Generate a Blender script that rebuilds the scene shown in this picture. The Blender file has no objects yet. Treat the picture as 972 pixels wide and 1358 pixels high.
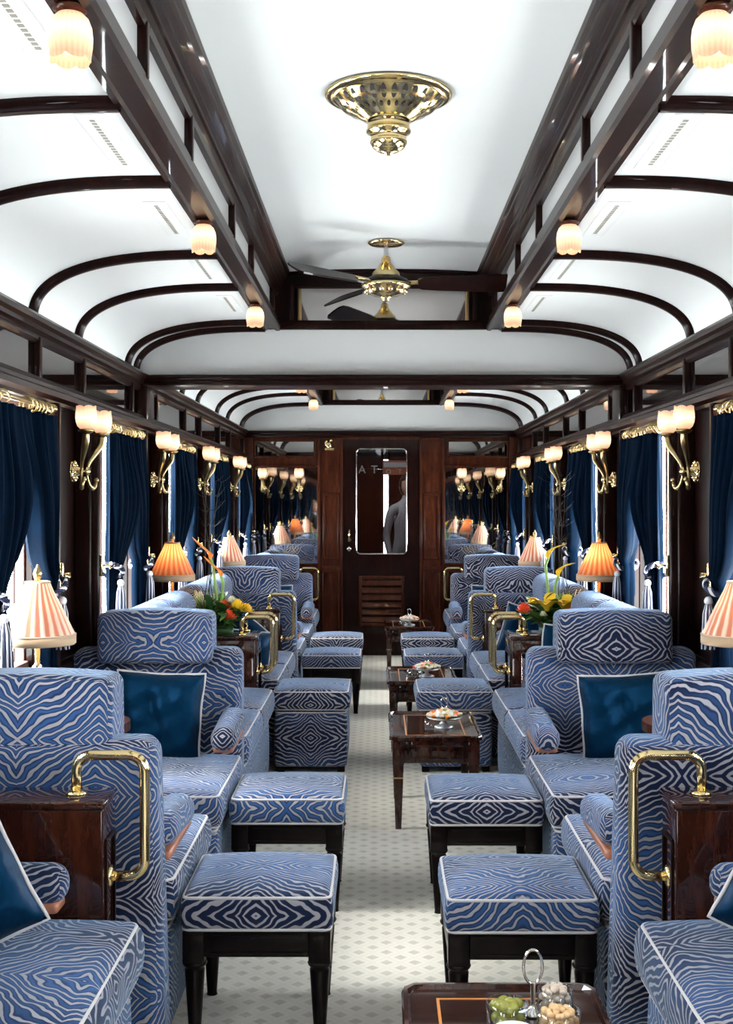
import bpy, bmesh, math, random
from mathutils import Vector, Matrix
PI = math.pi
random.seed(7)
SC = bpy.context.scene
COL = SC.collection
cos, sin = math.cos, math.sin

# ------------------------------------------------------------------ materials
class NT:
    def __init__(s, name):
        s.m = bpy.data.materials.new(name); s.m.use_nodes = True
        s.t = s.m.node_tree; s.t.nodes.clear()
        s.out = s.t.nodes.new('ShaderNodeOutputMaterial')
    def n(s, kind, **kw):
        nd = s.t.nodes.new('ShaderNode' + kind)
        for k, v in kw.items():
            if k.startswith('p_'): setattr(nd, k[2:], v)
            else: s.set(nd, k.replace('_', ' '), v)
        return nd
    def set(s, nd, k, v):
        key = int(k[1:]) if k[0] == 'i' and k[1:].isdigit() else k
        sock = nd.inputs[key]
        if isinstance(v, bpy.types.NodeSocket): s.t.links.new(v, sock)
        else:
            if isinstance(v, (tuple, list)) and len(v) == 3 and sock.type == 'RGBA': v = (*v, 1)
            sock.default_value = v
    def m_(s, op, a, b=0.0, c=0.0):
        nd = s.t.nodes.new('ShaderNodeMath'); nd.operation = op
        for i, v in enumerate((a, b, c)): s.set(nd, 'i%d' % i, v)
        return nd.outputs[0]
    def mix(s, f, a, b):
        nd = s.t.nodes.new('ShaderNodeMix'); nd.data_type = 'RGBA'
        s.set(nd, 'i0', f); s.set(nd, 'i6', a); s.set(nd, 'i7', b)
        return nd.outputs[2]
    def ramp(s, f, stops, interp='LINEAR'):
        nd = s.t.nodes.new('ShaderNodeValToRGB'); s.set(nd, 'i0', f)
        cr = nd.color_ramp; cr.interpolation = interp
        while len(cr.elements) < len(stops): cr.elements.new(0.5)
        for e, (p, c) in zip(cr.elements, stops):
            e.position = p; e.color = (*c, 1) if len(c) == 3 else c
        return nd.outputs[0]
    def surf(s, sock):
        s.t.links.new(sock, s.out.inputs[0]); return s.m
    def pbr(s, **kw):
        nd = s.n('BsdfPrincipled')
        for k, v in kw.items(): s.set(nd, k.replace('_', ' '), v)
        return nd.outputs[0]
    def bump(s, h, st=0.3, d=0.01):
        return s.n('Bump', Strength=st, Distance=d, Height=h).outputs[0]
    def sep(s, v):
        return s.n('SeparateXYZ', i0=v).outputs
    def comb(s, x, y, z=0.0):
        return s.n('CombineXYZ', i0=x, i1=y, i2=z).outputs[0]
    def noise(s, v, scale, detail=2.0, rough=0.5):
        return s.n('TexNoise', Vector=v, Scale=scale, Detail=detail, Roughness=rough).outputs[0]

M = {}
def flat(name, col, rough=0.5, **kw):
    t = NT(name); M[name] = t.surf(t.pbr(Base_Color=col, Roughness=rough, **kw)); return M[name]

def mk_zebra():
    t = NT('zebra_velvet')
    uv = t.n('TexCoord').outputs['UV']; rnd = t.n('ObjectInfo').outputs['Random']
    x, y, _ = t.sep(uv)
    y = t.m_('ADD', y, t.m_('MULTIPLY', rnd, 0.7))
    x = t.m_('MULTIPLY', x, 1.2); y = t.m_('MULTIPLY', y, 1.2)
    mx = t.m_('PINGPONG', x, 0.24); my = t.m_('PINGPONG', y, 0.31)
    v = t.comb(mx, my, t.m_('MULTIPLY', rnd, 3.0))
    n1 = t.m_('SUBTRACT', t.noise(v, 4.5, 1.0), 0.5)
    n2 = t.m_('SUBTRACT', t.noise(v, 19.0, 1.0), 0.5)
    ph = t.m_('ADD', t.m_('MULTIPLY', mx, 28.0), t.m_('MULTIPLY', my, 39.0))
    ph = t.m_('ADD', ph, t.m_('MULTIPLY', n1, 7.0))
    ph = t.m_('ADD', ph, t.m_('MULTIPLY', n2, 1.6))
    sn = t.m_('SINE', t.m_('MULTIPLY', ph, 2 * PI))
    n3 = t.m_('SUBTRACT', t.noise(v, 18.0, 1.0), 0.5)
    sn = t.m_('ADD', sn, t.m_('MULTIPLY', n3, 1.1))
    line = t.n('MapRange', i0=sn, i1=0.30, i2=0.72, i3=0.0, i4=1.0, p_interpolation_type='SMOOTHSTEP').outputs[0]
    dark = t.n('MapRange', i0=sn, i1=-0.85, i2=-0.1, i3=0.0, i4=1.0).outputs[0]
    g = t.n('MapRange', i0=t.m_('ADD', my, t.m_('MULTIPLY', n1, 0.25)), i1=0.05, i2=0.24, i3=0.0, i4=1.0).outputs[0]
    blue = t.mix(g, (0.003, 0.010, 0.038), (0.030, 0.088, 0.24))
    blue = t.mix(t.m_('MULTIPLY', dark, 0.75), blue, (0.004, 0.010, 0.042))
    col = t.mix(line, blue, (0.35, 0.34, 0.37))
    fuzz = t.noise(uv, 900.0, 2.0)
    nrm = t.bump(t.m_('ADD', t.m_('MULTIPLY', line, -0.6), t.m_('MULTIPLY', fuzz, 0.4)), 0.35, 0.002)
    M['zebra'] = t.surf(t.pbr(Base_Color=col, Roughness=0.75, Sheen_Weight=0.5, Sheen_Roughness=0.35,
                              Sheen_Tint=(0.45, 0.68, 1.0), Normal=nrm, Specular_IOR_Level=0.2))
mk_zebra()

def mk_velvet(name, c1, c2, trans=0.0, sheen=0.6):
    t = NT(name)
    ob = t.n('TexCoord').outputs['Object']
    n = t.noise(ob, 14.0, 3.0, 0.6)
    col = t.mix(n, c1, c2)
    p = t.pbr(Base_Color=col, Roughness=0.8, Sheen_Weight=sheen, Sheen_Roughness=0.4, Sheen_Tint=(0.25, 0.6, 1.0),
              Normal=t.bump(t.noise(ob, 60.0, 3.0), 0.25, 0.004), Specular_IOR_Level=0.03) if trans else t.pbr(Base_Color=col, Roughness=0.42, Specular_IOR_Level=0.28, Specular_Tint=(0.05, 0.4, 1.0), Sheen_Weight=0.05, Sheen_Tint=(0.2, 0.6, 1.0), Normal=t.bump(t.noise(ob, 9.0, 3.0), 0.5, 0.03))
    if trans:
        tr = t.n('BsdfTranslucent', Color=(0.0, 0.24, 0.46)).outputs[0]
        p = t.n('MixShader', i0=trans, i1=p, i2=tr).outputs[0]
    M[name] = t.surf(p)
mk_velvet('curtain_velvet', (0.0003, 0.0022, 0.007), (0.0005, 0.0065, 0.018), 0.0016, 0.0)
mk_velvet('pillow_velvet', (0.0004, 0.005, 0.013), (0.0015, 0.018, 0.046), 0.0, 0.06)

def mk_wood(name, c1, c2, c3, rough=0.22, coat=1.0, sc=1.0):
    t = NT(name)
    ob = t.n('TexCoord').outputs['Object']
    mp = t.n('Mapping', Vector=ob, Scale=(9 * sc, 9 * sc, 1.6 * sc)).outputs[0]
    n = t.noise(mp, 3.0, 5.0, 0.65)
    n2 = t.noise(mp, 14.0, 3.0, 0.6)
    f = t.m_('ADD', t.m_('MULTIPLY', n, 0.75), t.m_('MULTIPLY', n2, 0.25))
    col = t.ramp(f, [(0.3, c1), (0.52, c2), (0.72, c3)])
    M[name] = t.surf(t.pbr(Base_Color=col, Roughness=rough + .15, Specular_IOR_Level=0.06, Coat_Weight=coat * (.8 if 'gloss' in name else .33), Coat_Roughness=0.03, Coat_IOR=1.36))
mk_wood('mahogany', (0.003, 0.001, 0.0008), (0.009, 0.0025, 0.002), (0.022, 0.006, 0.0035))
mk_wood('mahogany_warm', (0.014, 0.0035, 0.002), (0.045, 0.011, 0.005), (0.10, 0.027, 0.010))
mk_wood('mahogany_gloss', (0.010, 0.003, 0.002), (0.030, 0.008, 0.0045), (0.06, 0.016, 0.008), 0.05, 1.8)
mk_wood('ebony', (0.002, 0.0015, 0.0015), (0.004, 0.002, 0.002), (0.008, 0.004, 0.0035))
mk_wood('frame_wood', (0.45, 0.24, 0.18), (0.56, 0.33, 0.26), (0.62, 0.40, 0.32), 0.4, 0.1)  # pale pink tone has the overexposed window glare mixed into the wood colour
flat('arm_wood', (0.42, 0.16, 0.09), 0.3, Coat_Weight=0.5)
flat('inlay', (0.65, 0.25, 0.06), 0.3, Coat_Weight=0.6)
flat('brass', (0.93, 0.74, 0.38), 0.14, Metallic=1.0)
flat('aged_brass', (0.42, 0.31, 0.15), 0.28, Metallic=1.0)
flat('dark_gap', (0.012, 0.008, 0.005), 0.6)
flat('bright_silver', (0.95, 0.95, 0.94), 0.3, Metallic=1.0)
flat('silver', (0.86, 0.86, 0.85), 0.12, Metallic=1.0)
flat('mirror', (0.42, 0.40, 0.39), 0.02, Metallic=1.0)
flat('smoke_mirror', (0.46, 0.44, 0.43), 0.03, Metallic=1.0)
flat('piping', (0.62, 0.60, 0.60), 0.7, Sheen_Weight=0.3)
flat('white_porcelain', (0.85, 0.86, 0.88), 0.15)
flat('cord_white', (0.75, 0.76, 0.80), 0.7)
flat('cord_navy', (0.01, 0.015, 0.05), 0.7)
flat('fringe', (0.60, 0.42, 0.26), 0.8, Sheen_Weight=0.3)
flat('rim_braid', (0.55, 0.42, 0.30), 0.7)
flat('leaf', (0.03, 0.10, 0.02), 0.4)
flat('leaf_light', (0.16, 0.30, 0.05), 0.45)
flat('stem', (0.20, 0.36, 0.07), 0.4)
flat('yellow_petal', (0.90, 0.58, 0.03), 0.5)
flat('orange_petal', (0.85, 0.25, 0.03), 0.5)
flat('red_petal', (0.80, 0.08, 0.02), 0.5)
flat('cream_petal', (0.75, 0.70, 0.50), 0.5)
flat('vent_dark', (0.25, 0.24, 0.20), 0.6)
flat('vent_frame', (0.72, 0.72, 0.70), 0.5)
flat('skin', (0.65, 0.38, 0.28), 0.5, Subsurface_Weight=0.1)
flat('black_cloth', (0.012, 0.012, 0.016), 0.8)
flat('white_cloth', (0.7, 0.7, 0.72), 0.8)
flat('blond_hair', (0.42, 0.25, 0.10), 0.5)
flat('dark_hair', (0.03, 0.018, 0.01), 0.5)
flat('olive', (0.26, 0.26, 0.03), 0.25, Coat_Weight=0.5)
flat('nut', (0.72, 0.47, 0.24), 0.5)
flat('almond', (0.66, 0.54, 0.44), 0.6)
flat('opal_panel', (0.55, 0.55, 0.55), 0.15)
flat('eye', (0.02, 0.02, 0.02), 0.2)
flat('lip', (0.5, 0.12, 0.1), 0.5)
flat('letter_white', (0.8, 0.8, 0.75), 0.5)
flat('sign_red', (0.55, 0.16, 0.06), 0.5)

def mk_ceiling():
    t = NT('ceiling_white'); ob = t.n('TexCoord').outputs['Object']
    col = t.mix(t.noise(ob, 2.0, 3.0), (0.75, 0.77, 0.77), (0.79, 0.805, 0.80))
    M['ceiling'] = t.surf(t.pbr(Base_Color=col, Roughness=0.42, Specular_IOR_Level=0.35))
mk_ceiling()

def mk_carpet():
    t = NT('carpet'); ob = t.n('TexCoord').outputs['Object']
    x, y, _ = t.sep(ob)
    P = 0.088
    def lat(off):
        a = t.m_('ABSOLUTE', t.m_('SUBTRACT', t.m_('FRACT', t.m_('ADD', t.m_('DIVIDE', x, P), off)), 0.5))
        b = t.m_('ABSOLUTE', t.m_('SUBTRACT', t.m_('FRACT', t.m_('ADD', t.m_('DIVIDE', y, P), off)), 0.5))
        return t.m_('ADD', a, b)
    d = t.m_('MINIMUM', lat(0.0), lat(0.5))
    dia = t.n('MapRange', i0=d, i1=0.20, i2=0.25, i3=1.0, i4=0.0).outputs[0]
    ring = t.n('MapRange', i0=t.m_('ABSOLUTE', t.m_('SUBTRACT', d, 0.36)), i1=0.03, i2=0.06, i3=1.0, i4=0.0).outputs[0]
    n = t.noise(ob, 3.5, 4.0, 0.6); nf = t.noise(ob, 260.0, 2.0)
    n2 = t.noise(ob, 22.0, 3.0, 0.7)
    base = t.mix(n, (0.62, 0.58, 0.49), (0.74, 0.71, 0.62))
    c = t.mix(t.m_('MULTIPLY', dia, t.m_('ADD', 0.1, t.m_('MULTIPLY', n2, 0.9))), base, (0.31, 0.29, 0.23))
    c = t.mix(t.m_('MULTIPLY', ring, 0.5), c, (0.78, 0.76, 0.69))
    c = t.mix(t.m_('MULTIPLY', nf, 0.35), c, (0.60, 0.57, 0.49))
    M['carpet'] = t.surf(t.pbr(Base_Color=c, Roughness=0.95, Sheen_Weight=0.2, Normal=t.bump(nf, 0.4, 0.003)))
mk_carpet()

def mk_shade(name, c1, c2, em):
    t = NT(name); ob = t.n('TexCoord').outputs['Object']
    x, y, z = t.sep(ob)
    ang = t.m_('ARCTAN2', y, x)
    nz = t.noise(ob, 9.0, 2.0)
    w = t.m_('SINE', t.m_('ADD', t.m_('MULTIPLY', ang, 22.0), t.m_('MULTIPLY', nz, 4.0)))
    f = t.n('MapRange', i0=w, i1=-0.5, i2=0.7, i3=0.0, i4=1.0).outputs[0]
    col = t.mix(f, c1, c2)
    p = t.pbr(Base_Color=col, Roughness=0.8, Sheen_Weight=0.3)
    tr = t.n('BsdfTranslucent', Color=col).outputs[0]
    M[name] = t.surf(t.n('MixShader', i0=em, i1=p, i2=tr).outputs[0])
mk_shade('shade_pink', (0.50, 0.17, 0.10), (0.74, 0.58, 0.46), 0.12)
mk_shade('shade_orange', (0.42, 0.11, 0.035), (0.55, 0.27, 0.14), 0.35)

def mk_tulip():
    t = NT('tulip_glass'); ob = t.n('TexCoord').outputs['Object']
    x, y, z = t.sep(ob)
    zz = t.m_('ABSOLUTE', t.m_('SUBTRACT', t.m_('ABSOLUTE', z), 0.045))
    r = t.n('MapRange', i0=zz, i1=0.0, i2=0.045, i3=1.0, i4=0.0).outputs[0]
    ang = t.m_('ARCTAN2', y, x)
    rib = t.m_('MULTIPLY', t.m_('ADD', t.m_('SINE', t.m_('MULTIPLY', ang, 24.0)), 1.0), 0.08)
    col = t.mix(r, (1.0, 0.50, 0.29), (1.0, 0.80, 0.52))
    st = t.m_('SUBTRACT', t.m_('ADD', 0.75, t.m_('MULTIPLY', r, 0.9)), rib)
    em = t.n('Emission', Color=col, Strength=t.m_('MULTIPLY', st, 0.98)).outputs[0]
    p = t.pbr(Base_Color=(0.30, 0.19, 0.12), Roughness=0.35)
    M['tulip'] = t.surf(t.n('AddShader', i0=em, i1=p).outputs[0])
mk_tulip()
def mk_emit(name, c, s):
    t = NT(name); M[name] = t.surf(t.n('Emission', Color=c, Strength=s).outputs[0])
mk_emit('vest_fill_glow', (.9, .95, 1), 14.0)  # glow of the lamp added in the vestibule
mk_emit('bulb', (1.0, 0.82, 0.55), 5.0)

def mk_glass(name, tint=(1, 1, 1), refl=1.0):
    t = NT(name)
    tr = t.n('BsdfTransparent', Color=tint).outputs[0]
    gl = t.n('BsdfGlossy', Roughness=0.02).outputs[0]
    bf = t.m_('SUBTRACT', 1.0, t.n('NewGeometry').outputs['Backfacing'])
    fr = t.m_('MINIMUM', t.m_('MULTIPLY', t.m_('MULTIPLY', t.n('Fresnel', IOR=1.45).outputs[0], refl), bf), 0.6)
    M[name] = t.surf(t.n('MixShader', i0=fr, i1=tr, i2=gl).outputs[0])
mk_glass('window_glass', (0.97, 0.98, 0.97), 0.4)
mk_glass('door_glass', (0.55, 0.55, 0.56), 3.0)
mk_glass('bowl_glass', (0.95, 0.97, 0.97), 3.0)

# ------------------------------------------------------------------ mesh helpers
class G:
    """collects geometry with optional UVs into one mesh"""
    def __init__(s): s.v = []; s.f = []; s.uv = []; s.mi = []; s.sm = []
    def add(s, verts, faces, uvs=None, mi=0, smooth=True, mat=None):
        b = len(s.v)
        for p in verts:
            p = Vector(p)
            s.v.append(mat @ p if mat else p)
        for i, f in enumerate(faces):
            s.f.append([b + k for k in f]); s.mi.append(mi); s.sm.append(smooth)
            s.uv.append(uvs[i] if uvs else None)
    def box(s, x0, x1, y0, y1, z0, z1, mi=0, mat=None):
        x0, x1 = min(x0, x1), max(x0, x1); y0, y1 = min(y0, y1), max(y0, y1); z0, z1 = min(z0, z1), max(z0, z1)
        v = [(x, y, z) for z in (z0, z1) for y in (y0, y1) for x in (x0, x1)]
        s.add(v, [(0, 2, 3, 1), (4, 5, 7, 6), (0, 1, 5, 4), (2, 6, 7, 3), (0, 4, 6, 2), (1, 3, 7, 5)], mi=mi, smooth=False, mat=mat)
    def bbox(s, x0, x1, y0, y1, z0, z1, b=0.006, mi=0, mat=None):
        x0, x1 = min(x0, x1), max(x0, x1); y0, y1 = min(y0, y1), max(y0, y1); z0, z1 = min(z0, z1), max(z0, z1)
        b = min(b, (x1 - x0) / 2.1, (y1 - y0) / 2.1, (z1 - z0) / 2.1)
        c = Vector(((x0 + x1) / 2, (y0 + y1) / 2, (z0 + z1) / 2))
        h = Vector(((x1 - x0) / 2, (y1 - y0) / 2, (z1 - z0) / 2))
        s.rbox(c, h, b, ticks=1, mid=0, mi=mi, mat=mat)
    def rbox(s, c, h, r, fn=None, ticks=3, mid=4, mi=0, mat=None, uvo=(0, 0)):
        c = Vector(c); h = Vector(h)
        def tk(H):
            a = [-H]
            for i in range(1, ticks): a.append(-H + r * i / ticks)
            a.append(-H + r)
            n = mid + 1
            L = 2 * (H - r)
            for i in range(1, n): a.append(-H + r + L * i / n)
            b = [-q for q in a[:ticks + 1]][::-1]
            return a + b
        T = [tk(h.x), tk(h.y), tk(h.z)]
        inn = Vector((h.x - r, h.y - r, h.z - r))
        idx = {}; V = []; F = []; U = []
        def vid(p):
            key = (round(p[0], 5), round(p[1], 5), round(p[2], 5))
            if key in idx: return idx[key]
            q = Vector([max(-inn[i], min(inn[i], p[i])) for i in range(3)])
            d = Vector(p) - q
            if d.length > 1e-9: d = d.normalized() * r
            P = q + d
            if fn: P = fn(P, h)
            idx[key] = len(V); V.append(c + P); return idx[key]
        for ax in range(3):
            a1, a2 = [(1, 2), (0, 2), (0, 1)][ax]
            for sg in (-1, 1):
                A, B = T[a1], T[a2]
                for i in range(len(A) - 1):
                    for j in range(len(B) - 1):
                        q = []
                        for (ii, jj) in ((i, j), (i + 1, j), (i + 1, j + 1), (i, j + 1)):
                            p = [0, 0, 0]; p[ax] = sg * h[ax]; p[a1] = A[ii]; p[a2] = B[jj]; q.append(p)
                        flip = (sg > 0) if ax == 1 else (sg < 0)
                        if flip: q = q[::-1]
                        F.append([vid(p) for p in q])
                        if ax == 2: uu = [(p[0] + uvo[0], p[1] + h.y + uvo[1]) for p in q]
                        else: uu = [(p[a1] + uvo[0], p[2] - h.z + uvo[1]) for p in q]
                        U.append(uu)
        s.add(V, F, U, mi=mi, mat=mat)
    def lathe(s, prof, seg=24, mi=0, mat=None, smooth=True, fn=None):
        V = []; F = []
        n = len(prof)
        for k in range(seg):
            a = 2 * PI * k / seg
            for i, (r, z) in enumerate(prof):
                if fn: r, z = fn(r, z, a, i / (n - 1))
                V.append((r * cos(a), r * sin(a), z))
        for k in range(seg):
            k2 = (k + 1) % seg
            for i in range(n - 1):
                F.append((k * n + i, k2 * n + i, k2 * n + i + 1, k * n + i + 1))
        s.add(V, F, mi=mi, mat=mat, smooth=smooth)
    def tube(s, pts, r, seg=8, closed=False, mi=0, mat=None, cap=True):
        pts = [Vector(p) for p in pts]; n = len(pts)
        rr = r if isinstance(r, (list, tuple)) else [r] * n
        V = []; F = []; up = None
        for i in range(n):
            if closed: d = pts[(i + 1) % n] - pts[i - 1]
            else: d = pts[min(i + 1, n - 1)] - pts[max(i - 1, 0)]
            d.normalize()
            if up is None:
                up = Vector((0, 0, 1)) if abs(d.z) < 0.9 else Vector((1, 0, 0))
            a = d.cross(up)
            if a.length < 1e-6: a = d.cross(Vector((1, 0.3, 0)))
            a.normalize(); b = a.cross(d).normalized(); up = b
            for k in range(seg):
                t = 2 * PI * k / seg
                V.append(pts[i] + (a * cos(t) + b * sin(t)) * rr[i])
        m = n if closed else n - 1
        for i in range(m):
            i2 = (i + 1) % n
            for k in range(seg):
                k2 = (k + 1) % seg
                F.append((i * seg + k, i * seg + k2, i2 * seg + k2, i2 * seg + k))
        if cap and not closed:
            F.append(list(range(seg))[::-1]); F.append([(n - 1) * seg + k for k in range(seg)])
        s.add(V, F, mi=mi, mat=mat)
    def prism(s, poly, y0, y1, mi=0, smooth=False, axis='Y', mat=None):
        """polygon in XZ extruded along Y (or in YZ along X)"""
        n = len(poly)
        if axis == 'Y': V = [(p[0], y, p[1]) for y in (y0, y1) for p in poly]
        else: V = [(x, p[0], p[1]) for x in (y0, y1) for p in poly]
        F = [(i, (i + 1) % n, n + (i + 1) % n, n + i) for i in range(n)]
        F += [list(range(n))[::-1], [n + i for i in range(n)]]
        s.add(V, F, mi=mi, smooth=smooth, mat=mat)
    def sphere(s, c, r, seg=12, rings=8, mi=0, mat=None, sc=(1, 1, 1)):
        V = [(c[0], c[1], c[2] + r * sc[2])]; F = []
        for i in range(1, rings):
            t = PI * i / rings
            for k in range(seg):
                a = 2 * PI * k / seg
                V.append((c[0] + r * sc[0] * sin(t) * cos(a), c[1] + r * sc[1] * sin(t) * sin(a), c[2] + r * sc[2] * cos(t)))
        V.append((c[0], c[1], c[2] - r * sc[2]))
        for k in range(seg):
            F.append((0, 1 + k, 1 + (k + 1) % seg))
            for i in range(rings - 2):
                a = 1 + i * seg + k; b = 1 + i * seg + (k + 1) % seg
                F.append((a, a + seg, b + seg, b))
            L = 1 + (rings - 2) * seg
            F.append((L + k, len(V) - 1, L + (k + 1) % seg))
        s.add(V, F, mi=mi, mat=mat)
    def obj(s, name, mats, parent=None, label=None, kind=None, fixn=True):
        me = bpy.data.meshes.new(name)
        me.from_pydata([tuple(v) for v in s.v], [], s.f)
        if any(u is not None for u in s.uv):
            lay = me.uv_layers.new(name='UVMap'); k = 0
            for u, f in zip(s.uv, s.f):
                for j in range(len(f)):
                    lay.data[k].uv = u[j] if u else (0, 0); k += 1
        me.polygons.foreach_set('use_smooth', s.sm)
        me.polygons.foreach_set('material_index', s.mi)
        if not isinstance(mats, (list, tuple)): mats = [mats]
        for m in mats: me.materials.append(M[m])
        if fixn:
            bm = bmesh.new(); bm.from_mesh(me)
            bmesh.ops.recalc_face_normals(bm, faces=bm.faces); bm.to_mesh(me); bm.free()
        me.update()
        o = bpy.data.objects.new(name, me); COL.objects.link(o)
        if parent: o.parent = parent
        if label: o['label'] = label
        if kind: o['kind'] = kind
        return o

def thing(name, label, cat, loc=(0, 0, 0), rz=0, group=None):
    o = bpy.data.objects.new(name, None); COL.objects.link(o)
    o.empty_display_size = 0.1
    o.location = loc; o.rotation_euler = (0, 0, rz); o['label'] = label; o['category'] = cat
    if group: o['group'] = group
    return o
def tag(o, label, cat, group=None, kind=None):
    o['label'] = label; o['category'] = cat
    if group: o['group'] = group
    if kind: o['kind'] = kind
    return o
def kids(o): return [c for c in bpy.data.objects if c.parent == o]
KCACHE = {}
def dup(root, loc, rz, label, group=None):
    if root.name not in KCACHE: KCACHE[root.name] = [(c, kids(c)) for c in kids(root)]
    r = root.copy(); COL.objects.link(r); r.location = loc; r.rotation_euler = (0, 0, rz); r['label'] = label
    if group: r['group'] = group
    for ch, gs in KCACHE[root.name]:
        c = ch.copy(); COL.objects.link(c); c.parent = r
        for g in gs:
            d = g.copy(); COL.objects.link(d); d.parent = c
    return r
USED = set()
def place(proto, loc, rz, label, group=None):
    """first use moves the prototype itself, later uses copy it"""
    if proto.name not in USED:
        if proto.name not in KCACHE: KCACHE[proto.name] = [(c, kids(c)) for c in kids(proto)]
        USED.add(proto.name); proto.location = loc; proto.rotation_euler = (0, 0, rz); proto['label'] = label
        if group: proto['group'] = group
        return proto
    return dup(proto, loc, rz, label, group)
def struct(g, name, mats, parent=None): return g.obj(name, mats, parent, kind='structure')
def rrect(hx, hy, r, z, n=5, f=None):
    P = []
    for cx, cy, a0 in ((hx - r, hy - r, 0), (-hx + r, hy - r, PI / 2), (-hx + r, -hy + r, PI), (hx - r, -hy + r, 1.5 * PI)):
        for i in range(n + 1):
            a = a0 + PI / 2 * i / n
            P.append(Vector((cx + r * cos(a), cy + r * sin(a), z)))
    # densify straight edges
    Q = []
    for i, p in enumerate(P):
        q = P[(i + 1) % len(P)]; L = (q - p).length; k = max(1, int(L / 0.05))
        for j in range(k): Q.append(p.lerp(q, j / k))
    return [f(q) if f else q for q in Q]

# ------------------------------------------------------------------ the shell
Y0, Y1 = -1.6, 11.6
WX = 1.30
PITCH = 1.725
WC = [4.06 + PITCH * k for k in range(-3, 5)]          # window centres
HW = 0.5175
SILL, HEAD = 0.80, 1.80
H = 1.43
YB = 6.55; YB2 = 6.72                                  # bulkhead between the two saloons
BT = 2.354                                             # underside of clerestory beam
CT = 2.645                                             # flat ceiling

g = G(); g.box(-WX - .1, WX + .1, Y0, Y1 + 1.9, -0.03, 0.0); struct(g, 'floor', 'carpet')

def vault(s, off=0.0, n=26):
    P = []
    for i in range(n + 1):
        t = i / n
        a = t * PI / 2
        x = 0.62 + (0.69) * (sin(a) ** (2 / 2.6)); z = 2.095 + 0.262 * (cos(a) ** (2 / 2.6)) if i < n else 2.095
        P.append((x, z))
    return P
VP_ = vault(1)
def vnorm(i):
    a = VP_[max(0, i - 1)]; b = VP_[min(len(VP_) - 1, i + 1)]
    d = Vector((b[0] - a[0], b[1] - a[1])).normalized()
    return Vector((-d.y, d.x))    # points outward (up/out)
ceil = None
for s in (-1, 1):
    inner = [(s * x, z) for x, z in VP_]
    outer = [(s * (x + vnorm(i).x * .03), z + vnorm(i).y * .03) for i, (x, z) in enumerate(VP_)]
    g = G()
    n = len(inner)
    ys = [Y0, Y1 + .05]
    V = [(p[0], y, p[1]) for y in ys for p in inner] + [(p[0], y, p[1]) for y in ys for p in outer]
    F = [(i, i + 1, n + i + 1, n + i) for i in range(n - 1)] + [(2 * n + i, 2 * n + i + 1, 3 * n + i + 1, 3 * n + i) for i in range(n - 1)]
    g.add(V, F, smooth=True)
    if ceil is None:
        ceil = struct(g, 'ceiling', 'ceiling')
    else: struct(g, 'vault', 'ceiling', ceil)
# flat clerestory ceiling, slightly arched
g = G()
n = 12; P = [(-.56 + 1.12 * i / n, CT + .015 * (1 - (2 * i / n - 1) ** 2)) for i in range(n + 1)]
poly = P + [(.56, CT + .06), (-.56, CT + .06)]
g.prism(poly, Y0, Y1 + .05); struct(g, 'flat_ceiling', 'ceiling', ceil)
# bulkhead: white lunette wall
g = G(); poly = [(-1.312, 2.06)] + [(-x, z + .012) for x, z in VP_[::-1]] + [(x, z + .012) for x, z in VP_] + [(1.312, 2.06)]
g.prism(poly, YB, YB2); struct(g, 'lunette', 'ceiling', ceil)
g = G(); g.prism(poly, Y1 - .012, Y1 + .05); struct(g, 'lunette', 'ceiling', ceil)

# ribs
def rib(y, name='rib', w=0.024, dpt=0.03):
    g = G()
    for s in (-1, 1):
        sec = [(-w, 0.01), (-w, -dpt * .55), (-w * .7, -dpt * .9), (-w * .35, -dpt), (w * .35, -dpt), (w * .7, -dpt * .9), (w, -dpt * .55), (w, .01)]
        V = []; F = []; m = len(sec)
        for i, (x, z) in enumerate(VP_):
            nn = vnorm(i)
            for a, b in sec: V.append((s * (x + nn.x * b), y + a, z + nn.y * b))
        for i in range(len(VP_) - 1):
            for k in range(m - 1): F.append((i * m + k, i * m + k + 1, (i + 1) * m + k + 1, (i + 1) * m + k))
        g.add(V, F)
    return g
ribs = [y for y in [WC[0] - PITCH / 2 + k * PITCH / 1 for k in range(9)]]
RY = []
for k in range(8):
    pc = 3.1975 + PITCH * (k - 2)
    for d in (-.345, .345):
        y = pc + d
        if Y0 < y < Y1 and not (6.45 < y < 6.8): RY.append(y)
for y in [6.525, 6.745, 11.56]: RY.append(y)
RY = sorted(RY)
tn = 1
def trim(g, mat='mahogany'):
    global tn
    o = struct(g, 'trim_%d' % tn, mat); tn += 1; return o
for y in RY: trim(rib(y))

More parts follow.
